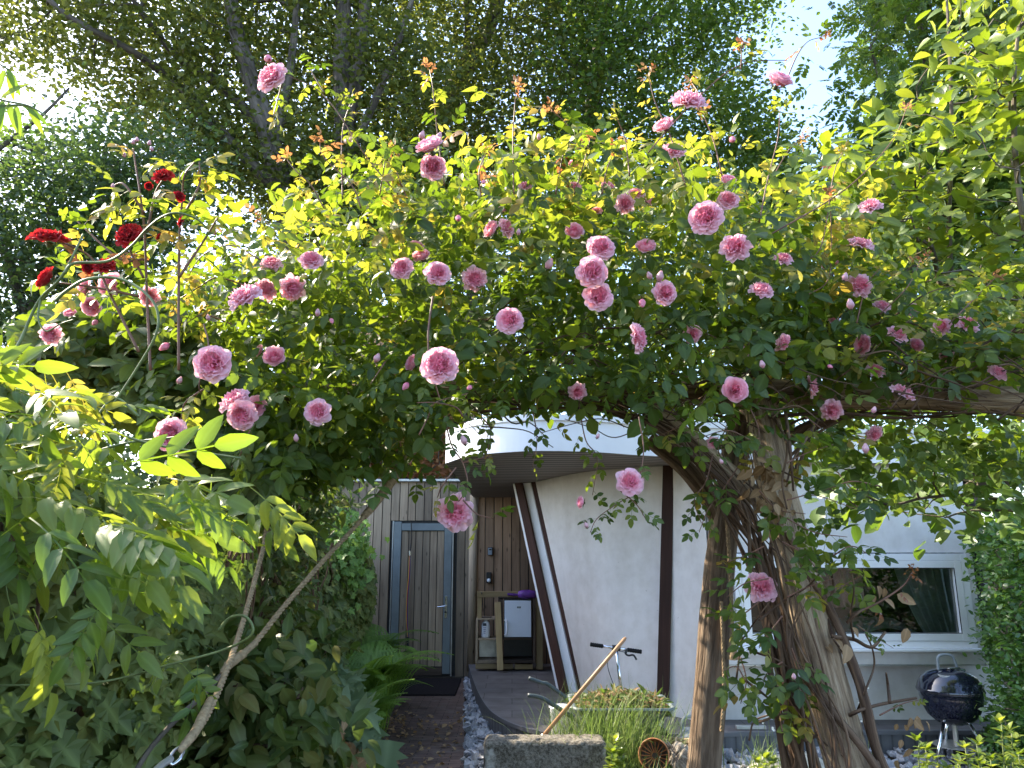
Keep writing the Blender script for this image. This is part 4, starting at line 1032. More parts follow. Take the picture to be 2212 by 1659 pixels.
def sample_px(poly, n, Y0, Y1):
    p = np.array(poly, float); out = []; tot = 0
    lo, hi = p.min(0), p.max(0)
    while tot < n:
        x = rs.uniform(lo[0], hi[0], n * 2); y = rs.uniform(lo[1], hi[1], n * 2)
        k = inpoly(x, y, p); x, y = x[k], y[k]
        out.append(np.stack([x, y], -1)); tot += len(x)
    xy = np.concatenate(out)[:n]
    return PN(xy[:, 0], xy[:, 1], rs.uniform(Y0, Y1, n))
def clump(c, n, s):
    i = rs.randint(0, len(c), n); return c[i] + rs.randn(n, 3) * s
def leaves(g, tms, pos, size, var=.25, up=(0, -.35, .9), upj=.5, droop=.35, out=None, rnd=None, axb=(0, 0, 0)):
    n = len(pos); ax = rs.randn(n, 3); ax[:, 2] = ax[:, 2] * .5 - droop; ax += np.array(axb)
    u = np.array(up, float) + rs.randn(n, 3) * upj
    sc = size * np.clip(1 + rs.randn(n) * var, .45, 1.7)
    rnd = np.clip(rs.beta(2, 2, n), 0, 1) if rnd is None else rnd
    k = rs.randint(0, len(tms), n)
    for j, tm in enumerate(tms):
        q = k == j; g.inst(tm, pos[q], ax[q], u[q], sc[q], rnd[q] if hasattr(rnd, '__len__') else rnd)
    return g
def skeleton(trunks, pts, r_tip=.006, expo=2.3, jit=.12, bias=.35, n=6, rmax=None):
    """branches from trunk polylines (dense, with radii) to every point; returns MB of tubes"""
    nodes = []; par = []; plen = []
    for tr in trunks:
        L_ = 0
        for i, q in enumerate(tr):
            if i: L_ += np.linalg.norm(np.array(q) - np.array(tr[i - 1]))
            nodes.append(np.array(q, float)); par.append(-1); plen.append(L_)
    nt_ = len(nodes)
    base = np.array(nodes)
    d = np.linalg.norm(pts[:, None] - base[None], axis=2).min(1)
    arr = np.zeros((nt_ + len(pts), 3)); arr[:nt_] = base
    pl = np.zeros(nt_ + len(pts)); pl[:nt_] = np.array(plen) * bias
    par += [0] * len(pts); k = nt_
    for i in np.argsort(d):
        dd = np.linalg.norm(arr[:k] - pts[i], axis=1); j = int(np.argmin(dd + pl[:k] * .6 + np.maximum(0, arr[:k, 2] - pts[i, 2]) * .8))
        arr[k] = pts[i]; par[k] = j; pl[k] = pl[j] + dd[j] * bias * 1.6; k += 1
    cnt = np.ones(k)
    for i in range(k - 1, nt_ - 1, -1):
        if par[i] >= nt_: cnt[par[i]] += cnt[i]
    g = MB(); rad = r_tip * cnt ** (1 / expo)
    for i in range(nt_, k):
        a, b = arr[par[i]], arr[i]; L_ = np.linalg.norm(b - a); r1_ = rad[i]; r0_ = min(rad[par[i]], r1_ * 1.5) if par[i] >= nt_ else r1_ * 1.35
        if rmax: r0_, r1_ = min(r0_, rmax), min(r1_, rmax)
        m1 = a * .66 + b * .34 + rs.randn(3) * L_ * jit * .5; m2 = a * .33 + b * .67 + rs.randn(3) * L_ * jit * .5
        g.tube([a, m1, m2, b], [r0_, (2 * r0_ + r1_) / 3, (r0_ + 2 * r1_) / 3, r1_], n if r1_ > .02 else 4, cap=False)
    return g

# ================================================================== BIG TREES BEHIND
def tree(name, label, cat_, trunks, crown, Y0, Y1, ncl, nleaf, lsize, mat, spread=.5, group=None, tms=None, trunkr=(.28, .10), up=(0, -.2, 1), rt=.007):
    t = thing(name, label, cat_, group=group)
    tr = []; g = MB()
    for pts, ra, rb in trunks:
        c_ = cat(pts, 6); tr.append(c_); g.tube(c_, lerpr(ra, rb, len(c_)), 12, wob=.08)
    g.build('trunk', M['trunk'], t, smooth=True)
    cl = np.concatenate([sample_px(p, int(ncl * w), Y0, Y1) for p, w in crown])
    skeleton(tr, cl, rt).build('branches', M['trunk'], t, smooth=True)
    pos = clump(cl, nleaf, spread) * 1.0
    g = MB(); leaves(g, tms or [leaf_lo(.34, .12)], pos, lsize, up=up, upj=.75, droop=.2)
    g.build('crown', M[mat], t); return t
def tr_(x0, x1, Yb, pts, dz=0):
    return [Vector((P(x0, 900, Yb).x, Yb, -.1))] + [P(x, y, Y) for x, y, Y in pts]
tree('broadleaf_tree', 'tallest tree behind the board wall, with several grey stems fanning out over the left half', 'tree',
     [(tr_(640, 640, 13.6, [(635, 620, 13.6), (612, 430, 13.6), (580, 290, 13.6), (545, 180, 13.6), (505, 40, 13.6), (470, -200, 13.6)]), .30, .12),
      ([P(610, 420, 13.6), P(520, 330, 13.6), P(400, 200, 14.2), P(300, 120, 13.6), P(140, 30, 13), P(60, -60, 13)], .13, .04),
      ([P(575, 280, 13.6), P(480, 190, 14.5), P(390, 130, 14), P(330, 60, 13.6), P(260, -40, 13)], .12, .04),
      (tr_(745, 745, 13.8, [(742, 500, 13.8), (746, 300, 13.8), (738, 150, 13.8), (742, 0, 13.8), (735, -200, 13.8)]), .26, .14),
      ([P(746, 290, 13.8), P(772, 160, 13.8), P(788, 0, 13.8), P(800, -160, 13.8)], .17, .09),
      ([P(745, 350, 13.8), P(800, 240, 13.6), P(850, 120, 13.6), P(900, -30, 13.6)], .10, .05),
      ([P(590, 330, 13.6), P(625, 160, 13.6), P(640, 20, 13.6), P(650, -150, 13.6)], .10, .05)],
     [([(-80, -280), (1000, -280), (930, 60), (960, 250), (900, 420), (700, 430), (620, 330), (420, 350), (320, 300), (210, 200), (150, 130), (40, 110), (-80, 90)], .85), ([(420, 330), (930, 330), (930, 520), (700, 560), (560, 430), (420, 380)], .2)],
     13.0, 16.8, 640, 76000, .115, 'tree_leaf_olive', .40, 'trees behind the garden')
tree('broadleaf_tree', 'dark low spreading tree at the far left under the sky gap', 'tree',
     [(tr_(60, 60, 13, [(60, 800, 13), (90, 600, 13), (150, 480, 13), (260, 420, 13)]), .18, .05), ([P(60, 700, 13), P(0, 520, 12.6), P(-80, 440, 12.4)], .10, .04), ([P(90, 600, 13), P(220, 540, 13), P(360, 500, 13)], .08, .03),
      ([P(-60, 380, 12), P(0, 320, 12), P(90, 250, 12), P(150, 190, 12)], .05, .02)],
     [([(-160, 330), (60, 310), (180, 285), (330, 300), (470, 350), (420, 470), (300, 620), (-160, 640)], .72), ([(-160, 640), (480, 600), (480, 1150), (-160, 1150)], .55)],
     11.5, 14.5, 230, 48000, .095, 'tree_leaf_blue', .36, 'trees behind the garden')
tree('broadleaf_tree', 'tree with a dark trunk leaning right above the middle of the roses', 'tree',
     [(tr_(900, 900, 17, [(905, 500, 17), (930, 330, 17), (975, 200, 17), (1040, 90, 17), (1085, -30, 17), (1100, -200, 17)]), .30, .16), ([P(940, 300, 17), P(1000, 190, 17), P(1010, 60, 16.5), P(1000, -80, 16)], .12, .06)],
     [([(860, -280), (1260, -280), (1270, 200), (1200, 420), (900, 560), (820, 380), (900, 100)], 1.0)],
     15.5, 18, 300, 36000, .115, 'tree_leaf_olive', .48, 'trees behind the garden')
tree('broadleaf_tree', 'deep green tree left of the blue sky gap', 'tree',
     [(tr_(1270, 1270, 17.5, [(1265, 500, 17.5), (1275, 300, 17.5), (1290, 130, 17.5), (1305, 20, 17.5), (1320, -200, 17.5)]), .26, .15), ([P(1290, 190, 17.5), P(1360, 90, 17), P(1450, 10, 16.5), P(1500, -120, 16)], .12, .05)],
     [([(1180, -280), (1660, -280), (1650, 40), (1620, 130), (1600, 190), (1660, 250), (1690, 340), (1670, 440), (1200, 520)], .88), ([(1640, 330), (1710, 380), (1740, 500), (1600, 560), (1600, 380)], .12)],
     14.8, 17.6, 380, 46000, .115, 'tree_leaf_dark', .42, 'trees behind the garden')
ASH = [compound(leaf_lo(.22, .08), 4, .4, 50, 1.0, .25, 60)]
tree('ash_tree', 'feathery tree of narrow leaflets right of the blue sky gap', 'tree',
     [(tr_(2060, 2060, 15, [(2060, 700, 15), (2030, 400, 15), (2000, 200, 15), (1990, 0, 15), (1980, -200, 15)]), .18, .08), ([P(2040, 420, 15), P(1930, 250, 14.5), P(1880, 100, 14)], .07, .03), ([P(2050, 300, 15), P(2120, 100, 15), P(2150, -100, 15)], .1, .05), ([P(2170, 700, 15), P(2160, 300, 15), P(2200, -100, 15)], .1, .06)],
     [([(1870, -280), (2350, -280), (2350, 500), (1900, 480), (1880, 330), (1880, 230), (1850, 60)], .8), ([(1880, 300), (2350, 300), (2350, 800), (1850, 760)], .3)],
     13, 17, 380, 13500, .30, 'tree_leaf_dark', .40, 'trees behind the garden', tms=ASH)
tree('broadleaf_tree', 'dark tree low behind the right end of the rose arch', 'tree',
     [(tr_(1800, 1800, 13, [(1790, 700, 13), (1800, 500, 13), (1790, 380, 13)]), .14, .02)],
     [([(1600, 520), (1720, 480), (1765, 300), (1785, 300), (1825, 420), (1900, 500), (2350, 640), (2350, 900), (1550, 900), (1550, 600)], 1)],
     11.8, 14, 260, 32000, .09, 'tree_leaf_dark', .30, 'trees behind the garden')
tree('broadleaf_tree', 'dark bushy tree filling the space behind the rose arch', 'tree',
     [(tr_(1000, 1000, 13.5, [(1000, 900, 13.5), (1010, 700, 13.5), (1050, 500, 13.5), (1080, 420, 13.5)]), .2, .05)],
     [([(430, 560), (640, 480), (900, 420), (1300, 430), (1620, 470), (1620, 1000), (600, 1000), (400, 800)], 1)],
     12.3, 14.6, 300, 36000, .10, 'tree_leaf_dark', .36, 'trees behind the garden')
t = tree('copper_tree', 'purple-brown leaved tree behind the board wall in front of the brick house', 'tree',
     [(tr_(860, 860, 13, [(860, 1000, 13), (850, 930, 13), (840, 850, 13)]), .06, .02)],
     [([(740, 860), (960, 860), (960, 1045), (740, 1030)], 1)], 12, 13.2, 60, 2600, .10, 'bronze_leaf', .18)

# --- magnolia-like young tree on the right, near
t = thing('young_magnolia', 'slender young tree with large bright green oval leaves at the right edge', 'tree')
tr1 = cat([P(2420, 1500, 4.9), P(2330, 1050, 4.8), P(2160, 820, 4.7), P(2070, 680, 4.7), P(2050, 500, 4.7), P(2056, 300, 4.7), P(2050, 80, 4.7), P(2040, -60, 4.7)], 6)
tr1 = np.vstack([[tr1[0][0], 4.9, 0], tr1])
g = MB(); g.tube(tr1, lerpr(.028, .008, len(tr1)), 10, wob=.05)
tr2 = cat([P(2480, 1500, 4.4), P(2380, 900, 4.4), P(2250, 650, 4.3), P(2200, 400, 4.3), P(2190, 200, 4.3), P(2200, 60, 4.3)], 6); tr2 = np.vstack([[tr2[0][0], 4.4, 0], tr2])
g.tube(tr2, lerpr(.03, .01, len(tr2)), 10, wob=.05)
g.build('trunk', M['trunk'], t, smooth=True)
cl = np.concatenate([sample_px([(2100, -60), (2330, -60), (2330, 700), (1960, 690), (1850, 560), (1840, 450), (1900, 350), (1920, 210), (1990, 150), (2010, 40)], 190, 4.0, 5.4),
                     sample_px([(1760, 330), (1900, 250), (1960, 420), (1900, 620), (1780, 560)], 34, 4.0, 4.8)])
skeleton([tr1, tr2], cl, .003, jit=.1).build('branches', M['trunk'], t, smooth=True)
g = MB(); pos = clump(cl, 2500, .10)
leaves(g, [leaf_hi(.27, .2, .22), leaf_hi(.30, .3, .4), leaf_hi(.26, .15, .12)], pos, .125, up=(-.35, -.5, .8), upj=.4, droop=.05); g.build('crown', M['magnolia_leaf'], t, smooth=True)
# lower branch of large leaves right
t = thing('leafy_branch', 'low branch of broad green leaves reaching in from the right before the house', 'branch')
tb = cat([P(2300, 1120, 4.3), P(2200, 1090, 4.3), P(2100, 1070, 4.3), P(2000, 1075, 4.2), P(1920, 1090, 4.2), P(1850, 1060, 4.1)], 6)
cl = sample_px([(1800, 930), (1960, 950), (2100, 930), (2260, 960), (2260, 1150), (2120, 1130), (1960, 1120), (1850, 1120), (1780, 1040)], 56, 4.0, 4.8)
g = skeleton([tb], cl, .003, jit=.1); g.tube(tb, lerpr(.012, .005, len(tb)), 8); g.build('branches', M['trunk'], t, smooth=True)
g = MB(); leaves(g, [leaf_hi(.32, .2, .25)], clump(cl, 600, .09), .105, up=(0, -.6, .8), upj=.4, droop=.2); g.build('foliage', M['broad_leaf'], t, smooth=True)

# --- privet hedge at right
t = thing('privet_hedge', 'small-leaved green hedge at the right edge beside the barbecue', 'hedge')
cl = np.concatenate([sample_px([(2150, 1130), (2330, 1100), (2330, 1800), (2140, 1800), (2135, 1640), (2165, 1520), (2158, 1420), (2140, 1350)], 480, 5.9, 7.0), sample_px([(2120, 1160), (2200, 1100), (2200, 1420), (2160, 1430), (2140, 1300)], 60, 6.4, 6.9)])
base = [np.array([[cl[:, 0].mean() + dx, 6.5 + dy, z] for z in np.linspace(0, 1.9, 8)]) for dx, dy in ((-.15, 0), (.3, .2), (.1, -.3))]
skeleton(base, cl, .004, jit=.2).build('stems', M['trunk'], t)
g = MB(); leaves(g, [leaf_md(.30)], clump(cl, 25000, .075), .048, up=(0, -.4, .8), upj=.6, droop=-.2); g.build('foliage', M['privet_leaf'], t)
# --- skimmia sprigs bottom right
def whorl(c, n, L_, rng):
    pos = np.repeat(np.array([c]), n, 0) + rs.randn(n, 3) * .006; a = np.arange(n) * 2.399; e = rs.uniform(rng[0], rng[1], n)
    ax = np.stack([np.cos(a) * np.cos(e), np.sin(a) * np.cos(e), np.sin(e)], -1)
    return pos, ax, np.tile([0, 0, 1.0], (n, 1)) - ax * .2, L_ * rs.uniform(.7, 1.1, n)
def sprig_plant(label, tips, Y, L_, mat='magnolia_leaf', layers=6, name='sprig_shrub'):
    t = thing(name, label, 'shrub'); gs, gl = MB(), MB()
    for x, y, h in tips:
        Yt = Y + rs.uniform(-.15, .15); top = P(x, y, Yt); bot_ = Vector((top.x + rs.uniform(-.05, .05), Yt, 0))
        gs.tube(cat([bot_, bot_.lerp(top, .5) + Vector((rs.uniform(-.02, .02), 0, 0)), top], 6), lerpr(.006, .003, 13), 6)
        for k in range(layers + h):
            c = top - Vector((0, 0, .045 * k)) + Vector((rs.uniform(-.01, .01), 0, 0))
            p_, a_, u_, s_ = whorl(c, 5 if k else 7, L_, (.5, 1.2) if k == 0 else (0, .8)); gl.inst(LH, p_, a_, u_, s_, rs.rand(len(p_)))
    gs.build('stems', M['greencane'], t, smooth=True); gl.build('foliage', M[mat], t, smooth=True); return t
sprig_plant('bright green whorled sprigs in the bottom right corner', [(2163, 1560, 8), (2185, 1580, 8), (2085, 1615, 2), (2110, 1608, 2), (2000, 1620, 2), (2025, 1640, 1), (2070, 1650, 1), (1985, 1600, 2), (2140, 1640, 2), (2200, 1630, 3), (2120, 1655, 0), (2045, 1660, 0), (2175, 1650, 2)], 4.7, .06)
sprig_plant('small light green sprig beside the right end of the concrete block', [(1330, 1603, 2), (1322, 1625, 2), (1338, 1632, 0)], 5.45, .07, name='seedling')
sprig_plant('green weed on the gravel under the leaning log posts', [(1640, 1645, 0), (1655, 1638, 0), (1668, 1650, 0)], 5.6, .07, 'magnolia_leaf', 2, 'weed')

# --- ivy hedge along the left
t = thing('ivy_hedge', 'tall ivy-covered bank along the left side running back to the board wall', 'hedge')
def hx(Y): return -1.02 - .098 * Y
n = 15500
Yv = 1.25 + 8.3 * rs.rand(n) ** 1.45; z = rs.uniform(0, 1, n)
hmax = 1.95 + .25 * np.sin(Yv * 1.3) + .12 * np.sin(Yv * 4) ; z = z * hmax
bul = .10 * np.sin(Yv * 2.1 + z * 1.5) + .10 * np.sin(z * 3.1 - Yv) - .18 * np.maximum(0, z - 1.5)
far = np.clip((Yv - 7) / 1.2, 0, 1) * .12
xx = hx(Yv) + bul + far - np.abs(rs.randn(n)) * .12
# hollow in the middle distance (dark space between shrubs)
pos = np.stack([xx, Yv, z], -1)
px_, py_ = proj(pos)
k = (px_ > -260) & (py_ < 1900)
pos = pos[k]
g = MB(); n = len(pos); ax = np.stack([.25 + rs.randn(n) * .5, rs.randn(n) * .7, -.9 + rs.randn(n) * .35], -1)
up = np.stack([.9 + rs.randn(n) * .3, -.55 + rs.randn(n) * .4, .45 + rs.randn(n) * .35], -1)
g.inst(IVY, pos, ax, up, .070 * np.clip(1 + rs.randn(n) * .28, .5, 1.6), rs.beta(2, 2, n)); 
top_ = sample_px([(40, 700), (160, 640), (300, 640), (420, 680), (460, 780), (460, 930), (600, 1010), (600, 1100), (420, 1100), (300, 900), (60, 820)], 2600, 2.75, 3.9); n = len(top_)
ax = np.stack([.2 + rs.randn(n) * .5, -.2 + rs.randn(n) * .5, -.9 + rs.randn(n) * .35], -1); up = np.stack([.4 + rs.randn(n) * .4, -.8 + rs.randn(n) * .3, .5 + rs.randn(n) * .35], -1)
g.inst(IVY, top_, ax, up, .085 * np.clip(1 + rs.randn(n) * .28, .5, 1.6), rs.beta(2, 2, n))
g.build('foliage', M['ivy_leaf'], t)
g = MB()
for _ in range(110):
    Yq = 1.2 + 8 * rs.rand() ** 1.3; q = []
    for kk in range(7): q.append((hx(Yq) - .10 + rs.uniform(-.06, .10), Yq + rs.uniform(-.12, .12), .3 * kk))
    g.tube(cat(q, 3), rs.uniform(.004, .012), 5, cap=False)
g.build('stems', M['cane'], t)
gw = thing('ivy_light_blocker', 'dark wall added unseen inside the ivy on the left to block light', 'wall')  # dark box added inside the hedge to stop light coming through
g = MB(); g.add([(hx(1) - .35, .6, 0), (hx(10.8) - .35, 10.85, 0), (hx(10.8) - .35, 10.85, 1.8), (hx(1) - .35, .6, 1.7), (hx(1) - .6, .6, 0), (hx(10.8) - .6, 10.85, 0), (hx(10.8) - .6, 10.85, 1.8), (hx(1) - .6, .6, 1.7)], [[[0, 1, 2, 3], [5, 4, 7, 6], [3, 2, 6, 7], [4, 0, 3, 7], [1, 5, 6, 2]]]); g.build('wall', M['interior'], gw)
# ivy cloud by the door
t = thing('ivy_bush', 'dense bright ivy bush bulging over the board wall left of the door', 'ivy')
cl = np.concatenate([sample_px([(690, 1130), (750, 1125), (775, 1155), (762, 1220), (740, 1300), (725, 1360), (640, 1390), (560, 1300), (560, 1130)], 260, 7.8, 9.2)])
g = MB(); n = 9500; pos = clump(cl, n, .10); ax = np.stack([rs.randn(n) * .6, -.2 + rs.randn(n) * .4, -.8 + rs.randn(n) * .3], -1); up = np.stack([.2 + rs.randn(n) * .5, -.8 + rs.randn(n) * .3, .8 + rs.randn(n) * .3], -1)
g.inst(IVY, pos, ax, up, .075 * rs.uniform(.7, 1.3, n), rs.beta(2, 2, n)); g.build('foliage', M['ivy_bright'], t)
skeleton([np.array([[cl[:, 0].mean(), 8.5, z_] for z_ in np.linspace(0, 1.6, 6)])], cl, .005, jit=.2).build('stems', M['cane'], t)
# scrub between the ropes and ivy: narrow dark shrub, upper
t = thing('evergreen_shrub', 'dark narrow-leaved shrub behind the two ropes', 'shrub')
cl = sample_px([(520, 950), (620, 930), (690, 1020), (720, 1060), (690, 1110), (640, 1180), (620, 1300), (560, 1420), (470, 1400), (430, 1150)], 260, 4.6, 6.4)
base = [np.array([[-1.75 + dx, 5.4, z_] for z_ in np.linspace(0, 1.9, 8)]) for dx in (-.2, .15)]
skeleton(base, cl, .004, jit=.2).build('stems', M['cane'], t)
g = MB(); leaves(g, [leaf_hi(.17, .12, .35, .85, (.3, .7))], clump(cl, 7500, .12), .085, up=(0, -.4, .8), upj=.5, droop=.4); g.build('foliage', M['shrub_leaf'], t)
# oval-leaved drooping shrub in the bottom middle-left
def shrub(name, label, poly, Y0, Y1, ncl, nl, size, mat, tms, base, spread=.08, droop=.6, up=(.2, -.6, .7), stem='cane', upj=.4):
    t = thing(name, label, 'shrub'); cl = sample_px(poly, ncl, Y0, Y1)
    skeleton([np.array([[base[0], base[1], z_] for z_ in np.linspace(0, base[2], 7)])], cl, .003, jit=.15).build('stems', M[stem], t)
    g = MB(); leaves(g, tms, clump(cl, nl, spread), size, up=up, upj=upj, droop=droop); g.build('foliage', M[mat], t, smooth=True); return t
OV = [leaf_hi(.25, .18, .35), leaf_hi(.28, .2, .2), leaf_hi(.22, .2, .45)]
shrub('oval_leaved_shrub', 'shrub with hanging oval leaves at the bottom left of the path', [(500, 1400), (580, 1360), (620, 1430), (660, 1520), (720, 1640), (740, 1850), (430, 1850), (400, 1700), (420, 1600), (470, 1500)], 2.7, 3.9, 210, 2900, .088, 'shrub_leaf', OV, (-1.1, 3.3, .9))
shrub('brown_tinged_shrub', 'low shrub with brown-tinged leaves in the bottom centre left', [(640, 1580), (730, 1600), (790, 1670), (810, 1850), (600, 1850), (600, 1640)], 4.0, 5.0, 60, 620, .10, 'dead_leaf', OV, (-1.0, 4.5, .4))
shrub('leafy_shrub', 'green shrub of pointed leaves between the ivy and the fern', [(620, 1320), (690, 1350), (720, 1400), (700, 1460), (630, 1480), (560, 1420), (580, 1330)], 5.4, 6.6, 110, 1500, .10, 'shrub_leaf', OV, (-1.5, 6, 1.0))
# grey-green lobed plant
def lobed():
    pts = [(0, 0), (.16, .02), (.42, .05), (.26, .22), (.55, .38), (.24, .45), (.42, .72), (.16, .68), (0, 1.05), (-.16, .68), (-.42, .72), (-.24, .45), (-.55, .38), (-.26, .22), (-.42, .05), (-.16, .02)]
    V = [[0, .35, 0]] + [[x, y, .12 * abs(x) - .25 * y * y] for x, y in pts]; n = len(pts)
    return np.array(V, float), [np.array([[0, 1 + i, 1 + (i + 1) % n] for i in range(n)])], np.array([[0, .3, 0]] + [[x, y, 0] for x, y in pts])
shrub('lobed_leaf_plant', 'grey-green plant with jagged lobed leaves in front of the fern', [(620, 1450), (690, 1450), (740, 1480), (770, 1540), (790, 1600), (730, 1610), (700, 1560), (620, 1540)], 4.8, 5.8, 42, 230, .19, 'grey_leaf', [lobed()], (-1.1, 5.3, .5), .06, .3)
# ferns
def frond_t(seed):
    r = np.random.RandomState(seed); s = np.linspace(0, 1, 30); ps = []
    yv = s * .92; zv = .42 * np.sin(s * math.pi * .62) * .9 - .30 * s ** 3
    pl = np.stack([0 * s, yv, zv], -1)
    q = []; V = []
    for i in range(30): V += [pl[i] + [-.006 * (1 - s[i]) - .001, 0, 0], pl[i] + [.006 * (1 - s[i]) + .001, 0, 0]]
    ps.append((np.array(V), [np.array([[2 * i, 2 * i + 1, 2 * i + 3, 2 * i + 2] for i in range(29)])], np.tile([[.5, 0, 0]], (60, 1))))
    mini = leaf_lo(.36, .04)
    for i in range(3, 30):
        L_ = .24 * math.sin(math.pi * min(1, (s[i] * .93 + .06)) ** .75) + .012
        tg = pl[min(i + 1, 29)] - pl[i - 1]; tg /= np.linalg.norm(tg)
        for sd in (-1, 1):
            d = np.array([sd, 0, 0]) * .93 + tg * .36 + np.array([0, 0, -.10]); d /= np.linalg.norm(d); nrm = np.cross(tg, [1, 0, 0]) * -1
            nb = max(3, int(L_ / .032))
            for k in range(nb):
                f = (k + .5) / nb; b = pl[i] + d * L_ * f + np.array([0, 0, -.12 * L_ * f * f]); w = .044 * (1 - .75 * f) + .006
                for s2 in (-1, 1):
                    a = tg * s2 * .9 + d * .45; ps.append(place(mini, b, a, nrm + [0, 0, .5], w))
    return merge(ps)
FR = [frond_t(k) for k in range(3)]
def fern(label, px, py, Yf, n, L_, seed, a0=0, a1=6.283, z=0.0):
    r = np.random.RandomState(seed); t = thing('fern', label, 'fern', group='ferns beside the path'); c = P(px, py, Yf); c.z = z
    for k in range(n):
        a = a0 + (a1 - a0) * (k + r.uniform(-.3, .3)) / n; e = r.uniform(.35, 1.0)
        ax = np.array([[math.cos(a) * math.cos(e), math.sin(a) * math.cos(e), math.sin(e)]]); up = np.array([[-math.cos(a) * math.sin(e), -math.sin(a) * math.sin(e), math.cos(e)]])
        g = MB(); g.inst(FR[k % 3], np.array([[c.x, c.y, c.z]]), ax, up, np.array([L_ * r.uniform(.75, 1.1)]), r.rand(1)); g.build('frond', M['fern_leaf'], t)
fern('big bright fern nearest the dark door mat', 795, 1560, 7.4, 20, 1.0, 1, -2.0, 2.2, .12)
fern('upright fern against the board wall left of the door', 790, 1500, 8.8, 14, 1.05, 2, -1.2, 2.8, .15)
fern('low fern spilling onto the brick path in front of the big fern', 790, 1600, 6.8, 12, .70, 3, -2.2, 1.6, .05)
# leaf litter on the path
g = MB(); n = 420; u = rs.rand(n) ** 1.8
pos = np.stack([-1.25 + .8 * u, rs.uniform(4.8, 8.6, n), rs.uniform(.012, .03, n)], -1)
leaves(g, [leaf_md(.33, .3, .3)], pos, .05, up=(0, 0, 1), upj=.5, droop=0)
tag(g.build('leaf_litter', M['dead_leaf']), 'dry brown leaves scattered along the left side of the path', 'leaf litter', kind='stuff')

# --- long grass clump
def grass(label, n, cx, cy, rx, ry, h0, h1, seed, name='grass_clump', mat='grass_blade'):
    r = np.random.RandomState(seed); m_ = 7; s = np.linspace(0, 1, m_)
    bx = cx + r.randn(n) * rx; by = cy + r.randn(n) * ry; a = r.uniform(0, 6.283, n); H = r.uniform(h0, h1, n); bend = r.uniform(.15, .75, n) * H
    w = r.uniform(.0018, .0042, n)
    X = bx[:, None] + np.cos(a)[:, None] * bend[:, None] * s ** 2 ; Y_ = by[:, None] + np.sin(a)[:, None] * bend[:, None] * s ** 2
    Z = H[:, None] * (s - (bend / H)[:, None] ** 2 * .75 * s ** 3)
    ww = w[:, None] * (1 - s ** 2.2) + .0003
    tx_, ty_ = -np.sin(a)[:, None] * ww, np.cos(a)[:, None] * ww
    V = np.stack([np.stack([X - tx_, Y_ - ty_, Z], -1), np.stack([X + tx_, Y_ + ty_, Z], -1)], 2).reshape(n, m_ * 2, 3)
    q = np.array([[2 * i, 2 * i + 1, 2 * i + 3, 2 * i + 2] for i in range(m_ - 1)])
    g = MB(); g.add(V.reshape(-1, 3), [(q[None] + (np.arange(n) * m_ * 2)[:, None, None]).reshape(-1, 4)], np.tile([[.5, 0, 0]], (n * m_ * 2, 1)), np.repeat(r.beta(2, 2, n), m_ * 2))
    return tag(g.build(name, M[mat]), label, 'grass')
gc = P(1325, 1600, 5.9)
grass('tall tussock of arching grass behind the concrete block', 1700, gc.x, 5.95, .20, .13, .38, .84, 3)
grass('lower grass spilling round the right end of the concrete block', 800, P(1350, 1640, 5.6).x, 5.75, .09, .08, .25, .5, 4, 'grass_clump')
grass('thin grass blades hanging over the orange basket', 90, P(1400, 1640, 5.4).x, 5.38, .07, .04, .22, .48, 9, 'grass_clump')
grass('sparse grass tuft on the gravel between the log posts', 70, P(1640, 1600, 6).x, 6.0, .09, .08, .3, .5, 5, 'grass_tuft')

# cuttings on the wheelbarrow heap
hx0, hx1, hy0, hy1, hz = HEAP; n = 900; u = rs.rand(n); v = rs.rand(n)
pos = np.stack([hx0 + .04 + (hx1 - hx0 - .08) * u, hy0 + .04 + (hy1 - hy0 - .08) * v, hz - .025 + .075 * np.sin(math.pi * u) * np.sin(math.pi * v) + rs.uniform(0, .03, n)], -1)
g = MB(); k = rs.rand(n) < .5
leaves(g, [leaf_md(.2, .3, .3)], pos[k], .06, up=(0, 0, 1), upj=.8, droop=0)
tag(g.build('dry_cuttings', M['dead_leaf']), 'brown dry leaves and cuttings heaped in the wheelbarrow', 'cuttings', kind='stuff')
g = MB(); leaves(g, [leaf_md(.14, .2, .4)], pos[~k], .09, up=(0, 0, 1), upj=.8, droop=0)
tag(g.build('green_cuttings', M['shrub_leaf']), 'green weeds heaped in the wheelbarrow', 'cuttings', kind='stuff')
# --- white wildflowers
def wildflower(px, py, Y, label, k=3, s=.008):
    t = thing('wildflower', label, 'flower'); gs = MB(); top = P(px, py, Y); gs.tube(cat([Vector((top.x + rs.uniform(-.06, .06), Y, 0)), Vector((top.x + .02, Y, top.z * .5)), top], 5), .002, 5)
    gs.build('stem', M['greencane'], t)
    for _ in range(k):
        c = top + Vector(rs.randn(3) * s * 1.8); g = MB()
        a = np.arange(5) * 1.2566; ax = np.stack([np.cos(a), 0 * a - .3, np.sin(a)], -1)
        g.inst(leaf_lo(.35, .1), np.tile(np.array(c), (5, 1)), ax, np.tile([0, -1.0, .2], (5, 1)), np.full(5, s * 1.4), .5); g.build('flower_head', M['petalwhite'], t)
for x, y, lb in ((1649, 1553, 'tallest of the thin white flowers between the log posts'), (1658, 1546, 'thin white flower just right of the tallest one'), (1668, 1580, 'short white flower between the log posts'), (1868, 1482, 'white flower cluster against the wall right of the leaning log'), (1862, 1515, 'white flower cluster below the upper one right of the leaning log'), (1872, 1560, 'low white flower head right of the leaning log'), (1430, 1556, 'small white flower rising out of the long grass'), (1700, 1600, 'white flower low beside the pale boulder')):
    wildflower(x, y, 6.1, lb, 7 if x > 1800 else 3)
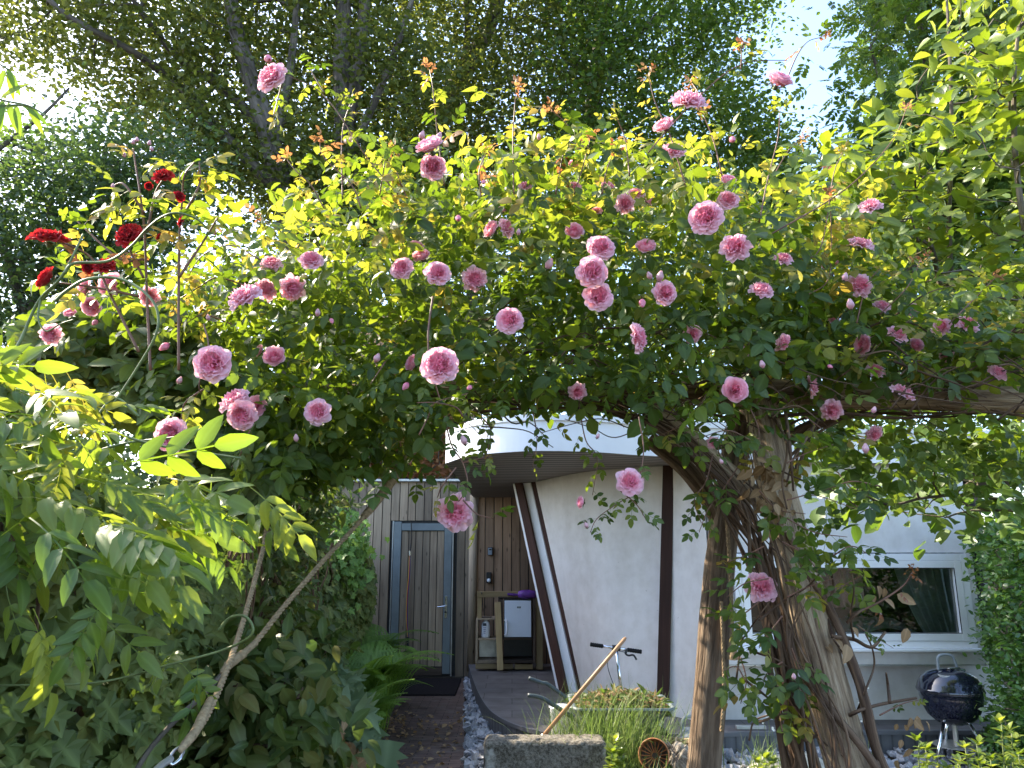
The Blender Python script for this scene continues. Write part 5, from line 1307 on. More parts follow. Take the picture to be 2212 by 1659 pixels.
#PART5
# ================================================================== BLOOMS
def bloom_mesh(seed, kind='full'):
    r = np.random.RandomState(seed); g = MB()
    def petal(th0, Rr, Wd, zt, cup, r0=.10, z0=-.12, inn=0.0, m=6, k=9, ruf=.05, upr=0.0):
        v = np.linspace(0, 1, m)[:, None]; u = np.linspace(-1, 1, k)[None]
        rr = r0 + (Rr - r0) * (v * (1 - upr) + upr * np.sqrt(v)) * (1 - .13 * u ** 2)
        hw = Wd * (v ** .45) * (1 - .28 * np.maximum(0, v - .6) / .4)
        ph = r.rand(3) * 6.28
        th = th0 + u * hw / np.maximum(rr, .18) * .9
        z = z0 + (zt - z0) * (v ** (1.0 - .4 * upr)) + cup * u ** 2 * v + ruf * v * np.sin(u * 4.5 + ph[0]) + ruf * .6 * v * np.sin(u * 8 + ph[1]) - .06 * np.maximum(0, v - .85) / .15 * (1 - upr)
        rr = rr * (1 + ruf * .8 * v * np.sin(u * 3.3 + ph[2]))
        A = np.stack([rr * np.cos(th), rr * np.sin(th), z + 0 * th], -1)
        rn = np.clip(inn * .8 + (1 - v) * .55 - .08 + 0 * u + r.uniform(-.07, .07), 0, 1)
        g.grid(A, None, rn.ravel())
    def crumple(n_, Rmax, zt, inn0, Wc=.20):
        """a packed heart of upright folded petals, set in loose quarters"""
        nq = r.randint(3, 6); q0 = r.rand() * 6
        for i in range(n_):
            f = (i + .5) / n_; rad_ = Rmax * math.sqrt(f); a_ = i * 2.39996 + r.uniform(-.35, .35)
            c_ = np.array([rad_ * math.cos(a_), rad_ * math.sin(a_)])
            aq = q0 + round((a_ - q0) / (6.283 / nq)) * 6.283 / nq
            yaw = a_ + math.pi / 2 if f > .55 else aq + r.uniform(-.5, .5)
            yaw += r.uniform(-.35, .35)
            u = np.linspace(-1, 1, 7)[None]; v = np.linspace(0, 1, 5)[:, None]; W_ = Wc * r.uniform(.75, 1.25)
            bend = r.uniform(.3, .9); ph = r.rand() * 6
            lx = u * W_ * (.55 + .45 * v ** .5); ly = -bend * W_ * u ** 2 + .05 * v * np.sin(u * 5 + ph) + .13 * v ** 2
            X = c_[0] + lx * math.cos(yaw) - ly * -math.sin(yaw) * -1; Y = c_[1] + lx * math.sin(yaw) - ly * math.cos(yaw)
            X = c_[0] + lx * math.cos(yaw) + ly * math.sin(yaw)
            top = zt * (1 - .35 * f) + r.uniform(-.05, .06)
            Z = -.06 + (top + .06) * v - .05 * u ** 2 * v + .02 * np.sin(u * 6 + ph)
            A = np.stack([X + 0 * Z, Y + 0 * Z, Z], -1)
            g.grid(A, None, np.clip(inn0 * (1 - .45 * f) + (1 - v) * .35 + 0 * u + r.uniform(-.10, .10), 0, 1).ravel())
    def rings(spec, ruf, up_from=.62):
        for n_, Rr, W_, zt, cup in spec:
            o = r.rand() * 6
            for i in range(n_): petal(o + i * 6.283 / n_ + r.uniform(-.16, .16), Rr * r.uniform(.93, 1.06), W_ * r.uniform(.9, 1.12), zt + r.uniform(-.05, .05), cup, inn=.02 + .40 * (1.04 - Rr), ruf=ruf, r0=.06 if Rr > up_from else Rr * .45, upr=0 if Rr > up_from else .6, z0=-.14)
    if kind == 'full':
        rings(((6, 1.00, .66, .00, .03), (6, .93, .60, .10, .05), (7, .84, .52, .19, .07), (7, .74, .46, .27, .07), (8, .64, .38, .33, .06), (8, .55, .32, .36, .06)), .05)
        crumple(34, .50, .40, .62)
    elif kind == 'cup':
        rings(((5, .98, .72, .22, .03), (5, .90, .66, .36, .03), (6, .80, .56, .46, .03), (7, .69, .46, .52, .03), (7, .58, .38, .55, .02), (7, .47, .32, .56, .02), (6, .36, .28, .55, 0)), .035, .9)
        crumple(14, .30, .54, .75, .17)
    elif kind == 'loose':
        rings(((6, 1.06, .60, -.06, .07), (6, .96, .54, .10, .09), (7, .84, .46, .22, .10), (7, .70, .38, .32, .10), (7, .56, .32, .38, .08)), .09)
        crumple(26, .48, .46, .55, .22)
    elif kind == 'bud':
        for n_, Rr, W_, zt in ((4, .50, .55, .95), (4, .42, .50, 1.12), (3, .30, .4, 1.2), (3, .16, .3, 1.22)):
            o = r.rand() * 6
            for i in range(n_):
                v = np.linspace(0, 1, 7)[:, None]; u = np.linspace(-1, 1, 7)[None]
                rr = Rr * np.sin(math.pi * (.08 + .80 * v)) ** .8 * (1.0) ; th = o + i * 6.283 / n_ + u * (1.05 * (1 - .5 * np.maximum(0, v - .6)))
                A = np.stack([rr * np.cos(th), rr * np.sin(th), -.25 + (zt + .25) * v - .12 * u ** 2 * v], -1)
                g.grid(A, None, np.clip(.15 + .5 * (1 - v) + (.62 - Rr) + 0 * u, 0, 1).ravel())
    return g
def sepal_mb(s_=1.0, n_=5):
    g = MB(); a = np.arange(n_) * 6.283 / n_; ax = np.stack([np.cos(a), np.sin(a), .0 + 0 * a], -1)
    g.inst(leaf_md(.20, .1, -.15), np.tile([0, 0, -.34], (n_, 1)), ax, np.tile([0, 0, 1.0], (n_, 1)), np.full(n_, .8 * s_), .5)
    g.lathe([(0, -.52), (.13, -.48), (.17, -.38), (.12, -.20)], (0, 0, 0), 10)
    return g
CACHE = {}
def proto(kind, seed, mat):
    key = (kind, seed, mat)
    if key not in CACHE:
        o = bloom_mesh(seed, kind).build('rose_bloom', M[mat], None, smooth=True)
        CACHE[key] = o.data; bpy.data.objects.remove(o)
    return CACHE[key]
so = sepal_mb().build('sepals', M['sepal'], None, smooth=True); SEP = so.data; bpy.data.objects.remove(so)
BL = []                       # (position, normal, radius, stem vector) of every flower for leaf clearance and stems
def bloom(par, px, py, d, Y, face=(0, -1, 0.15), kind='full', seed=0, mat='pink', nm='rose_bloom', real=None):
    c = P(px, py, Y); r = .5 * d * mpp(px, py, Y) * (1.08 if kind != 'bud' else 1)
    v = Vector(face).normalized(); view = (Vector((0, 0, CAMZ)) - c).normalized()
    # face given in view-like frame: x right, y away, z up
    R = v.to_track_quat('Z', 'Y').to_matrix().to_4x4() @ Matrix.Rotation(rs.uniform(0, 6.28), 4, 'Z')
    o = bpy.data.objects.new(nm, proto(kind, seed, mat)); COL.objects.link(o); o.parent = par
    o.matrix_local = Matrix.Translation(c) @ R @ Matrix.Scale(r, 4)
    s = bpy.data.objects.new('sepals', SEP); COL.objects.link(s); s.parent = o
    if kind == 'bud': s.matrix_local = Matrix.Translation((0, 0, 0))
    BL.append((np.array(c), np.array(v), r)); return o

rose = thing('climbing_rose', 'large climbing rose with pink double blooms covering the log pergola', 'rose')
# (x, y, diameter, face, kind)
F0 = (0, -1, .15); FL = (-.8, -.7, .3); FR_ = (.8, -.7, .2); FU = (.05, -.8, .6); FD = (.1, -.95, -.4); FLU = (-.5, -.7, .6); SR = (.95, -.35, .1); SL = (-.95, -.35, .1)
blooms = [
 (587, 167, 74, (-.45, -1, .2), 'full'), (930, 320, 64, (-.4, -.8, .8), 'cup'), (935, 361, 58, (.1, -1, -.2), 'full'), (1487, 218, 72, (.1, -.75, .7), 'loose'),
 (1680, 178, 62, (.3, -.8, .7), 'cup'), (1435, 275, 48, FLU, 'cup'), (1455, 326, 50, FU, 'loose'), (1573, 392, 36, FU, 'cup'), (1572, 433, 50, (-.2, -1, .3), 'full'),
 (1524, 470, 76, (-.35, -1, 0), 'full'), (1588, 534, 62, (-.3, -1, .2), 'loose'), (1297, 535, 62, (.05, -1, .15), 'full'), (1279, 588, 70, (0, -1, -.1), 'full'), (1292, 640, 66, (.1, -1, .1), 'full'),
 (1436, 633, 56, (.2, -1, -.1), 'full'), (1100, 692, 62, F0, 'full'), (1377, 730, 62, (.95, -.5, .05), 'loose'), (1496, 721, 42, FD, 'full'), (949, 788, 84, (.05, -1, .1), 'full'), (893, 786, 40, FL, 'cup'),
 (868, 580, 52, (-.2, -1, .1), 'full'), (911, 556, 42, (-.2, -.8, .6), 'cup'), (945, 590, 56, (.2, -1, .1), 'full'), (1025, 602, 50, FD, 'loose'), (897, 535, 36, FU, 'cup'), (672, 562, 52, (.2, -.9, .4), 'full'),
 (1064, 497, 42, FL, 'cup'), (1094, 492, 42, FR_, 'loose'), (1240, 501, 42, (0, -1, .3), 'cup'), (632, 622, 52, (.3, -.8, -.5), 'loose'), (528, 640, 70, (-.3, -.7, .6), 'loose'), (574, 625, 48, FR_, 'loose'),
 (460, 786, 84, (.05, -1, .05), 'full'), (593, 772, 50, (.1, -1, .35), 'cup'), (563, 758, 28, FL, 'cup'), (507, 864, 64, (-.3, -.7, .65), 'loose'), (523, 897, 68, (-.1, -1, -.3), 'full'), (553, 878, 48, (.4, -1, .1), 'cup'), (476, 861, 28, FL, 'cup'),
 (370, 940, 76, (0, -1, -.1), 'full'), (687, 890, 58, (.05, -1, .1), 'full'), (243, 618, 58, (-.1, -1, .2), 'cup'), (183, 622, 48, SL, 'loose'), (200, 660, 46, (-.1, -.8, -.5), 'cup'), (152, 678, 28, FU, 'cup'), (110, 722, 44, FD, 'loose'),
 (322, 640, 42, FD, 'loose'), (585, 570, 46, FU, 'loose'), (1645, 626, 48, FU, 'loose'), (1692, 559, 38, FU, 'loose'), (1858, 528, 54, (.2, -.5, .9), 'loose'), (1857, 616, 52, (0, -1, .1), 'loose'), (1788, 572, 26, FL, 'cup'), (1804, 566, 24, FR_, 'cup'),
 (1880, 445, 46, (-.3, -.7, .7), 'loose'), (1690, 740, 40, (.5, -.6, -.6), 'loose'), (1868, 745, 46, SL, 'cup'), (1892, 728, 26, FD, 'cup'), (1938, 722, 46, (.2, -.8, .5), 'full'), (1978, 746, 32, (.1, -1, .2), 'cup'), (1905, 661, 34, FU, 'loose'), (2088, 700, 48, FU, 'loose'), (2035, 706, 40, FL, 'loose'),
 (2045, 768, 28, FL, 'loose'), (1891, 800, 38, FU, 'loose'), (1587, 843, 58, (-.1, -1, 0), 'cup'), (1753, 833, 46, SR, 'loose'), (1950, 848, 50, (.4, -.6, .8), 'loose'), (2155, 805, 44, (.2, -.8, .5), 'full'), (1797, 886, 44, (-.2, -.8, -.5), 'loose'), (1888, 937, 36, (.1, -.8, -.6), 'loose'),
 (1248, 846, 38, (0, -.8, -.6), 'loose'), (983, 1107, 76, (0, -1, -.15), 'loose'), (1360, 1041, 60, (0, -1, .1), 'full'), (1257, 1085, 28, SL, 'cup'), (1645, 1268, 64, (0, -.9, .4), 'loose'), (1312, 404, 30, FU, 'cup'), (1350, 440, 40, FD, 'loose'), (1399, 432, 28, FR_, 'cup'), (1374, 418, 34, FU, 'loose'),
 (1240, 357, 28, FU, 'cup'), (1240, 404, 34, FU, 'loose'), (1135, 402, 28, FU, 'loose'), (1395, 536, 46, (-.1, -.8, .6), 'cup'), (1540, 956, 26, FD, 'loose'), (1970, 668, 26, FL, 'loose'), (1800, 690, 24, FU, 'loose'), (1735, 620, 20, FU, 'cup'), (1610, 760, 22, FD, 'loose'), (1290, 455, 24, FU, 'loose'), (1085, 455, 22, FU, 'cup')]
mul = {'full': [1, 2, 3], 'cup': [4, 5], 'loose': [6, 7, 8]}
for i, (x, y, d, f, kd) in enumerate(blooms):
    far_ = .5 if x > 1700 and y > 480 else 0
    Yb = 2.52 - (d - 55) * .0125 + far_ * .9
    if y > 1000: Yb = 2.5 if x < 1500 else 3.0
    if x < 350 and y < 760: Yb = 2.55
    o = bloom(rose, x, y, d * 1.0, Yb, f, kd, mul[kd][i % len(mul[kd])])
buds = [(578, 126, 24), (910, 298, 20), (946, 300, 20), (458, 498, 20), (1004, 957, 22), (1183, 577, 26), (1387, 650, 22), (1424, 604, 24), (386, 826, 17), (208, 694, 17), (686, 680, 17), (812, 779, 22), (1017, 836, 16), (1886, 890, 16), (1648, 792, 18), (1581, 300, 20), (1530, 1480, 0), (1838, 664, 24), (990, 470, 20), (640, 951, 17), (1824, 604, 20), (362, 745, 24), (1268, 1138, 14), (1715, 1465, 14), (1790, 790, 12), (1560, 1000, 12), (1870, 975, 22), (1045, 392, 14), (1165, 300, 14), (1405, 600, 18), (880, 830, 20), (1120, 505, 14), (450, 690, 14), (715, 690, 14), (1290, 945, 12)]
for i, (x, y, d) in enumerate(buds):
    if d < 5: continue
    bloom(rose, x, y, d * 1.35, 2.5, (rs.uniform(-.5, .5), rs.uniform(-.5, -.1), .9 if i % 3 else -.4), 'bud', 10 + i % 2, 'palebud' if i % 3 else 'pink', 'rose_bud')

# ------------------------------------------------------------------ canes of the climbing rose
gc_ = MB(); gyc = MB()
def cane(pts, r0, r1, g=None, k=7, n=7): 
    c_ = cat(pts, k); (g or gc_).tube(c_, lerpr(r0, r1, len(c_)), n, wob=.06); return c_
for i in range(15):            # the bundle sweeping up from the foot of the leaning post
    j = lambda s_: rs.uniform(-s_, s_)
    Yo = rs.uniform(-.08, .22)
    pts = [P(1745 + j(40), 1760, 3.12 + Yo), P(1702 + j(30), 1560, 3.12 + Yo), P(1678 + j(26), 1380, 3.12 + Yo), P(1648 + j(30), 1230, 3.2 + Yo), P(1590 + j(38), 1090, 3.25 + Yo), P(1490 + j(40), 975, 3.3 + Yo), P(1390 + j(50), 905, 3.4 + Yo), P(1250 + j(80), 860 + j(25), 3.5 + Yo), P(1080 + j(80), 850 + j(40), 3.6 + Yo)]
    cane(pts, rs.uniform(.004, .014), .003)
for i in range(6):             # canes going straight up the post then right along the beam
    j = lambda s_: rs.uniform(-s_, s_); Yo = rs.uniform(.0, .2)
    cane([P(1760 + j(60), 1760, 3.2 + Yo), P(1715 + j(30), 1450, 3.25 + Yo), P(1690 + j(30), 1200, 3.3 + Yo), P(1690 + j(40), 1050, 3.3 + Yo), P(1720 + j(60), 930, 3.4 + Yo), P(1850 + j(60), 885 + j(20), 3.5 + Yo), P(2050, 880 + j(25), 3.5 + Yo), P(2260, 880 + j(30), 3.5 + Yo)], rs.uniform(.006, .014), .004)
cane([P(1990, 1780, 2.9), P(1905, 1650, 2.9), P(1870, 1520, 2.9), P(1838, 1420, 2.95), P(1790, 1310, 3.0), P(1745, 1240, 3.05), P(1700, 1150, 3.1)], .019, .013)
cane([P(1960, 1780, 2.85), P(1880, 1640, 2.85), P(1800, 1540, 2.9), P(1730, 1450, 2.95), P(1700, 1360, 3.0)], .016, .011)
for i in range(7):           # thin canes lacing over the leaning post
    j = lambda s_: rs.uniform(-s_, s_)
    cane([P(1850 + j(60), 1780, 2.86), P(1790 + j(50), 1580, 2.86 + j(.03)), P(1735 + j(50), 1400, 2.92), P(1705 + j(45), 1250, 2.98), P(1660 + j(60), 1100, 3.08), P(1620 + j(70), 980, 3.2), P(1560 + j(90), 890, 3.3)], rs.uniform(.003, .007), .002)
tw = [([(1740, 1600), (1800, 1565), (1852, 1537), (1905, 1521), (1980, 1508)], .009), ([(1852, 1537), (1870, 1490), (1888, 1440), (1884, 1400), (1870, 1370)], .005), ([(1922, 1517), (1918, 1480), (1914, 1454)], .007),
      ([(1799, 1375), (1844, 1381), (1883, 1398), (1912, 1366)], .009), ([(1799, 1375), (1785, 1320), (1800, 1270), (1790, 1210)], .007), ([(1883, 1398), (1910, 1407)], .004),
      ([(1830, 1345), (1855, 1322), (1900, 1300), (1950, 1266), (1970, 1237)], .006), ([(1844, 1381), (1838, 1330), (1845, 1270), (1835, 1220)], .005), ([(1640, 1340), (1690, 1300), (1740, 1270), (1770, 1240)], .005),
      ([(1616, 1402), (1640, 1412), (1676, 1424), (1700, 1440)], .005), ([(1590, 1470), (1602, 1390), (1612, 1370), (1640, 1330), (1670, 1290)], .004), ([(1900, 1659), (1880, 1600), (1868, 1560), (1850, 1480), (1820, 1410), (1800, 1380)], .007),
      ([(1640, 1560), (1700, 1545), (1760, 1590), (1830, 1640)], .005), ([(1618, 1600), (1628, 1560), (1660, 1545), (1700, 1542)], .004), ([(1610, 1470), (1650, 1500), (1680, 1530), (1690, 1580)], .005),
      ([(1695, 880), (1705, 950), (1710, 1010), (1714, 1060)], .008), ([(1670, 900), (1700, 960), (1690, 1040), (1700, 1100)], .006), ([(1768, 905), (1740, 950), (1715, 990), (1700, 1040)], .007), ([(1400, 915), (1330, 945), (1280, 925), (1220, 905)], .003), ([(1360, 925), (1300, 905), (1240, 915), (1170, 935)], .003),
      ([(1660, 900), (1800, 892), (1950, 903), (2100, 890), (2230, 900)], .009), ([(1650, 1000), (1740, 1040), (1800, 1060), (1860, 1100)], .004), ([(1000, 860), (1150, 868), (1300, 866), (1450, 875)], .010), ([(1020, 890), (1180, 880), (1350, 890)], .008)]
for pts, r in tw: cane([P(x, y, 2.95 + rs.uniform(-.08, .08) + (.4 if y < 950 else 0)) for x, y in pts], r, r * .55)
for i in range(210):           # tangle under the arch and right of the post
    x0 = rs.uniform(950, 1600) if i % 2 else rs.uniform(1600, 2220); y0 = rs.uniform(700, 905); L_ = rs.uniform(60, 230); a = rs.uniform(-.6, .6)
    Yq = rs.uniform(2.9, 3.7); q = [(x0 + L_ * k * math.cos(a) / 3, y0 + L_ * k * math.sin(a) / 3 + rs.uniform(-18, 18) - 20 * math.sin(k)) for k in range(4)]
    cane([P(x, y, Yq) for x, y in q], rs.uniform(.0025, .006), .002, n=5, k=4)

# ------------------------------------------------------------------ rose foliage
def clear_blooms(pos, extra=0.0):
    x, y = proj(pos); keep = np.ones(len(pos), bool)
    B = np.array([b[0] for b in BL]); Rb_ = np.array([b[2] for b in BL]); bx, by = proj(B)
    for k in range(len(B)):
        rp = Rb_[k] * FPX / (B[k, 1] * 1.0); d = np.hypot(x - bx[k], y - by[k])
        keep &= ~((d < rp * 1.05 + extra) & (pos[:, 1] < B[k, 1] + .07))
        keep &= np.linalg.norm(pos - B[k] - 0, axis=1) > Rb_[k] * .9
    return keep
gl = MB(); gy = MB(); gb = MB(); gd = MB()
# main mass: (polygon, depth range, number of compound leaves, clumpiness)
top = [(430, 620), (490, 560), (560, 500), (640, 440), (720, 400), (800, 375), (900, 345), (1000, 320), (1100, 305), (1200, 325), (1290, 330), (1380, 300), (1470, 300), (1560, 345), (1620, 410), (1660, 490)]
R1 = top + [(1680, 620), (1680, 800), (1600, 860), (1450, 885), (1300, 870), (1150, 875), (1000, 860), (880, 900), (760, 930), (640, 960), (540, 930), (450, 820), (400, 700)]
R2 = [(1640, 440), (1720, 420), (1800, 440), (1880, 520), (1960, 640), (2080, 670), (2230, 650), (2320, 640), (2320, 830), (2000, 832), (1700, 835), (1640, 800)]
R3 = [(1660, 885), (1800, 880), (2320, 885), (2320, 1000), (2150, 1010), (1950, 985), (1800, 980), (1690, 1000)]
def mass(poly, n, Y0, Y1, ncl, spread, size, curve=0.0, dark=0):
    c = sample_px(poly, ncl, Y0, Y1); pos = np.concatenate([clump(c, int(n * .7), spread), sample_px(poly, int(n * .3), Y0, Y1)])
    pos = pos[clear_blooms(pos)]; x, y = proj(pos)
    hide = ((x > 1690) & (y > 808) & (y < 985) & (pos[:, 1] < 3.75)) | ((x > 930) & (x < 1480) & (y > 888)); return pos[~hide | (rs.rand(len(pos)) < .10)]
for poly_, n_, Y0, Y1, ncl, sp_ in ((R1, 4600, 2.55, 4.3, 420, .10), (R2, 1850, 2.95, 3.95, 190, .11), (R3, 500, 3.1, 4.2, 60, .10)):
    pos = mass(poly_, n_, Y0, Y1, ncl, sp_, .06)
    x, y = proj(pos)
    topness = np.clip((640 - y) / 240, 0, 1); yng_lit = rs.rand(len(pos)) < (.05 + .38 * topness + .22 * (x > 1700) * (y < 800))  # extra yellow leaves at upper right put sunlight on that side into colour
    leaves(gl, ROSE5 + ROSE3, pos[~yng_lit], .098, var=.2, up=(-.15, -.45, .85), upj=.45, droop=.25)
    leaves(gy, ROSE5 + ROSE3, pos[yng_lit], .085, var=.25, up=(-.2, -.4, .8), upj=.55, droop=.1)
# dark side skirt at left under the arch
R4 = [(450, 640), (300, 650), (200, 650), (90, 680), (60, 760), (180, 800), (330, 860), (420, 900), (560, 1000), (700, 1010), (640, 900), (470, 760)]
pos = mass(R4, 650, 2.6, 3.7, 80, .11, .06); leaves(gl, ROSE5 + ROSE3, pos, .10, up=(0, -.5, .8), upj=.45, droop=.3)
R5 = [(560, 930), (760, 880), (940, 870), (930, 920), (860, 950), (760, 970), (640, 1030), (560, 1030)]
pos = mass(R5, 420, 2.8, 3.9, 60, .09, .06); leaves(gl, ROSE5, pos, .10, up=(0, -.5, .8), upj=.45, droop=.5)
def spray(pts, Y, n, size=.085, young=0.3, tip='bronze', r=.004, m_=None, hang=0, bronze=0.0):
    """a cane with compound leaves along it and a reddish young tip"""
    c_ = cat([P(x, y, Y + rs.uniform(-.03, .03)) for x, y in pts], 8)
    (gc_ if r > .0045 else gyc).tube(c_, lerpr(r, r * .5, len(c_)), 6)
    t_ = np.linspace(.25, .97, n); idx = (t_ * (len(c_) - 1)).astype(int); pos = c_[idx]
    tg = c_[np.minimum(idx + 1, len(c_) - 1)] - c_[np.maximum(idx - 1, 0)]; tg /= np.linalg.norm(tg, axis=1)[:, None]
    sd_ = runit(n); ax = sd_ - tg * np.sum(sd_ * tg, 1)[:, None]; ax = ax / np.linalg.norm(ax, axis=1)[:, None] + tg * .35 + np.array([0, -.15, -.25 - hang])
    up = np.array([0, -.5, .8]) + rs.randn(n, 3) * .35
    sc = size * rs.uniform(.75, 1.15, n) * (1 - .35 * t_); q = rs.rand(n) < young * (t_ * 1.4 + .2); b_ = (rs.rand(n) < bronze)
    ok = clear_blooms(pos + ax * .03, 0)
    for g_, mk in ((gl, ~q & ok & ~b_), (gy, q & ok & ~b_), (gb, b_ & ok)):
        k = rs.randint(0, 3, n)
        for j_ in range(3):
            w_ = mk & (k == j_); g_.inst(ROSE5[j_], pos[w_], ax[w_], up[w_], sc[w_], rs.rand(int(w_.sum())))
    if tip:
        p = c_[-1]; n2 = 7; tgl = tg[-1]; ax = runit(n2) * .8 + tgl + np.array([0, 0, -.2 if hang else .1])
        gg = gb if tip == 'bronze' else gy
        gg.inst(ROSE3[0], np.tile(p, (n2, 1)) + rs.randn(n2, 3) * .012, ax, runit(n2) + [0, 0, 1], size * .42 * rs.uniform(.6, 1.1, n2), rs.rand(n2))
# upright and arching shoots along the top (base -> tip)
shoots = [([(960, 400), (945, 290), (935, 190), (928, 150)], 9, .8, 'bronze'), ([(1110, 420), (1108, 300), (1112, 230), (1115, 192)], 8, .9, 'bronze'), ([(1200, 420), (1215, 340), (1230, 280), (1195, 240)], 6, .7, 'bronze'),
          ([(1480, 400), (1450, 300), (1415, 220), (1400, 160)], 10, .8, 'bronze'), ([(1560, 380), (1540, 300), (1520, 250)], 6, .8, 'bronze'), ([(700, 450), (672, 400), (640, 370), (620, 345)], 8, .8, 'bronze'),
          ([(740, 430), (738, 330), (742, 270), (758, 220)], 7, .8, 'young'), ([(860, 420), (800, 350), (760, 290), (720, 230), (680, 190), (625, 165)], 8, .3, None), ([(700, 200), (676, 160), (665, 130)], 5, .1, None), ([(610, 175), (600, 215), (590, 250)], 4, .9, None),
          ([(1400, 330), (1460, 260), (1530, 190), (1580, 150), (1630, 132), (1700, 130)], 5, .2, None), ([(1600, 150), (1602, 120), (1600, 100)], 3, .9, 'bronze'), ([(1700, 170), (1722, 120), (1745, 90), (1775, 80)], 7, .3, 'bronze'), ([(1520, 230), (1508, 200), (1495, 180)], 3, .9, 'bronze'),
          ([(1640, 480), (1660, 380), (1680, 300), (1685, 240)], 7, .6, 'young'), ([(1640, 520), (1780, 440), (1860, 380), (1930, 300), (1960, 230)], 11, .6, 'bronze'), ([(1700, 560), (1770, 540), (1800, 380), (1820, 330)], 8, .7, 'young'), ([(1740, 640), (1790, 600), (1795, 480), (1790, 420)], 6, .5, 'bronze'),
          ([(640, 520), (590, 490), (560, 470)], 5, .8, 'bronze'), ([(560, 560), (500, 530), (440, 550), (410, 590)], 7, .9, 'young'), ([(880, 430), (860, 380), (850, 330)], 5, .8, 'bronze'), ([(1300, 420), (1310, 370), (1325, 330)], 5, .8, 'bronze'), ([(1040, 430), (1035, 370), (1050, 330)], 5, .9, 'bronze'),
          ([(1240, 420), (1262, 350), (1275, 300)], 5, .8, 'bronze'), ([(1360, 380), (1350, 300), (1330, 250)], 5, .8, 'young'), ([(1660, 400), (1700, 330), (1730, 300)], 5, .6, 'bronze'), ([(540, 620), (470, 600), (430, 620), (380, 650)], 8, .9, 'young'), ([(500, 700), (440, 680), (400, 700)], 6, .8, 'young'),
          ([(2050, 700), (2110, 640), (2150, 600)], 6, .8, 'bronze'), ([(1900, 680), (1960, 620), (1990, 560)], 6, .6, 'bronze'), ([(1850, 700), (1870, 620), (1900, 580)], 6, .6, 'young'), ([(780, 450), (760, 400), (700, 340), (690, 300)], 6, .8, 'bronze'), ([(820, 420), (830, 360), (835, 320)], 5, .8, 'young')]
for pts, n_, yg, tip in shoots: spray(pts, 2.6 if pts[0][0] < 1650 else 3.0, n_, .082, yg, tip, .0032, bronze=.08)
# hanging sprays
spray([(935, 640), (925, 720), (930, 790), (955, 880), (975, 960), (1000, 1000), (1010, 1050), (990, 1085)], 2.5, 10, .085, .3, None, .0040, hang=.3)
spray([(1000, 900), (985, 880), (940, 870), (900, 870)], 2.45, 7, .08, .6, None, .003)
spray([(905, 940), (925, 900), (940, 870), (1010, 850)], 2.45, 8, .075, .7, None, .003)
spray([(1000, 1000), (1040, 990), (1060, 985)], 2.5, 4, .07, .3, None, .003)
spray([(1000, 1080), (1030, 1110), (1065, 1120)], 2.45, 3, .10, .4, None, .003)
spray([(985, 1010), (955, 1050), (945, 1075)], 2.45, 3, .08, .6, None, .003)
spray([(1250, 870), (1265, 950), (1290, 990), (1280, 1070)], 2.9, 6, .085, .1, None, .003, hang=.4)
spray([(1380, 900), (1390, 980), (1370, 1060), (1330, 1090), (1290, 1120), (1275, 1150)], 2.55, 10, .062, .1, None, .0025, hang=.3)
spray([(1340, 1060), (1375, 1090), (1400, 1130)], 2.55, 5, .065, .1, None, .0025, hang=.3)
spray([(1150, 880), (1160, 950), (1150, 1010)], 3.0, 4, .09, 0, None, .003, hang=.5)
spray([(1040, 900), (1060, 930), (1050, 985)], 2.9, 4, .08, .1, None, .003, hang=.4)
spray([(1540, 980), (1525, 1040), (1500, 1080), (1515, 1130)], 3.0, 5, .085, .1, None, .003, hang=.4)
spray([(440, 840), (400, 870), (390, 910), (375, 925)], 2.3, 8, .075, .9, None, .003)
spray([(440, 700), (450, 750), (430, 830), (440, 860)], 2.25, 6, .085, .6, None, .003)
spray([(540, 930), (520, 980), (500, 1010)], 2.5, 5, .08, .2, None, .003, hang=.3)
spray([(380, 960), (375, 990), (370, 1010)], 2.3, 4, .09, .7, None, .003, hang=.3)
spray([(840, 770), (820, 800), (800, 830)], 2.5, 4, .10, 0, None, .003)
for pts, n_ in (([(1600, 1000), (1560, 1060), (1530, 1100), (1510, 1150)], 5), ([(1620, 950), (1570, 930), (1500, 950)], 6), ([(1700, 1000), (1740, 980), (1800, 960)], 6), ([(1700, 1080), (1760, 1070), (1850, 1100)], 8), ([(1700, 1120), (1760, 1150), (1830, 1160)], 9), ([(1690, 1170), (1740, 1200), (1770, 1240)], 7),
                ([(1650, 1180), (1610, 1200), (1570, 1215)], 6), ([(1660, 1250), (1610, 1260), (1570, 1290)], 7), ([(1640, 1300), (1600, 1330), (1575, 1330)], 6), ([(1700, 1290), (1740, 1270), (1800, 1250)], 7), ([(1690, 1330), (1660, 1370), (1640, 1400)], 6), ([(1780, 1300), (1830, 1260), (1870, 1240)], 6), ([(1800, 1200), (1840, 1180), (1880, 1200)], 6),
                ([(1610, 1470), (1590, 1440), (1560, 1450)], 4), ([(1600, 1420), (1612, 1470), (1600, 1520)], 5), ([(1690, 1430), (1660, 1450), (1640, 1500)], 6), ([(1710, 1400), (1730, 1450), (1760, 1500)], 7), ([(1680, 1480), (1710, 1520), (1740, 1560)], 5), ([(1900, 1050), (1840, 1040), (1780, 1060)], 6), ([(1740, 900), (1780, 930), (1820, 960)], 6), ([(1640, 1060), (1680, 1100), (1740, 1110)], 6), ([(1500, 900), (1450, 930), (1400, 950)], 5), ([(1620, 880), (1640, 940), (1610, 990)], 6)):
    spray(pts, rs.uniform(2.75, 3.0), n_, .118, .12, None, .003, hang=.15)
spray([(1855, 1322), (1900, 1300), (1950, 1266), (1970, 1237)], 2.9, 3, .06, 0, 'bronze', .004, bronze=1)
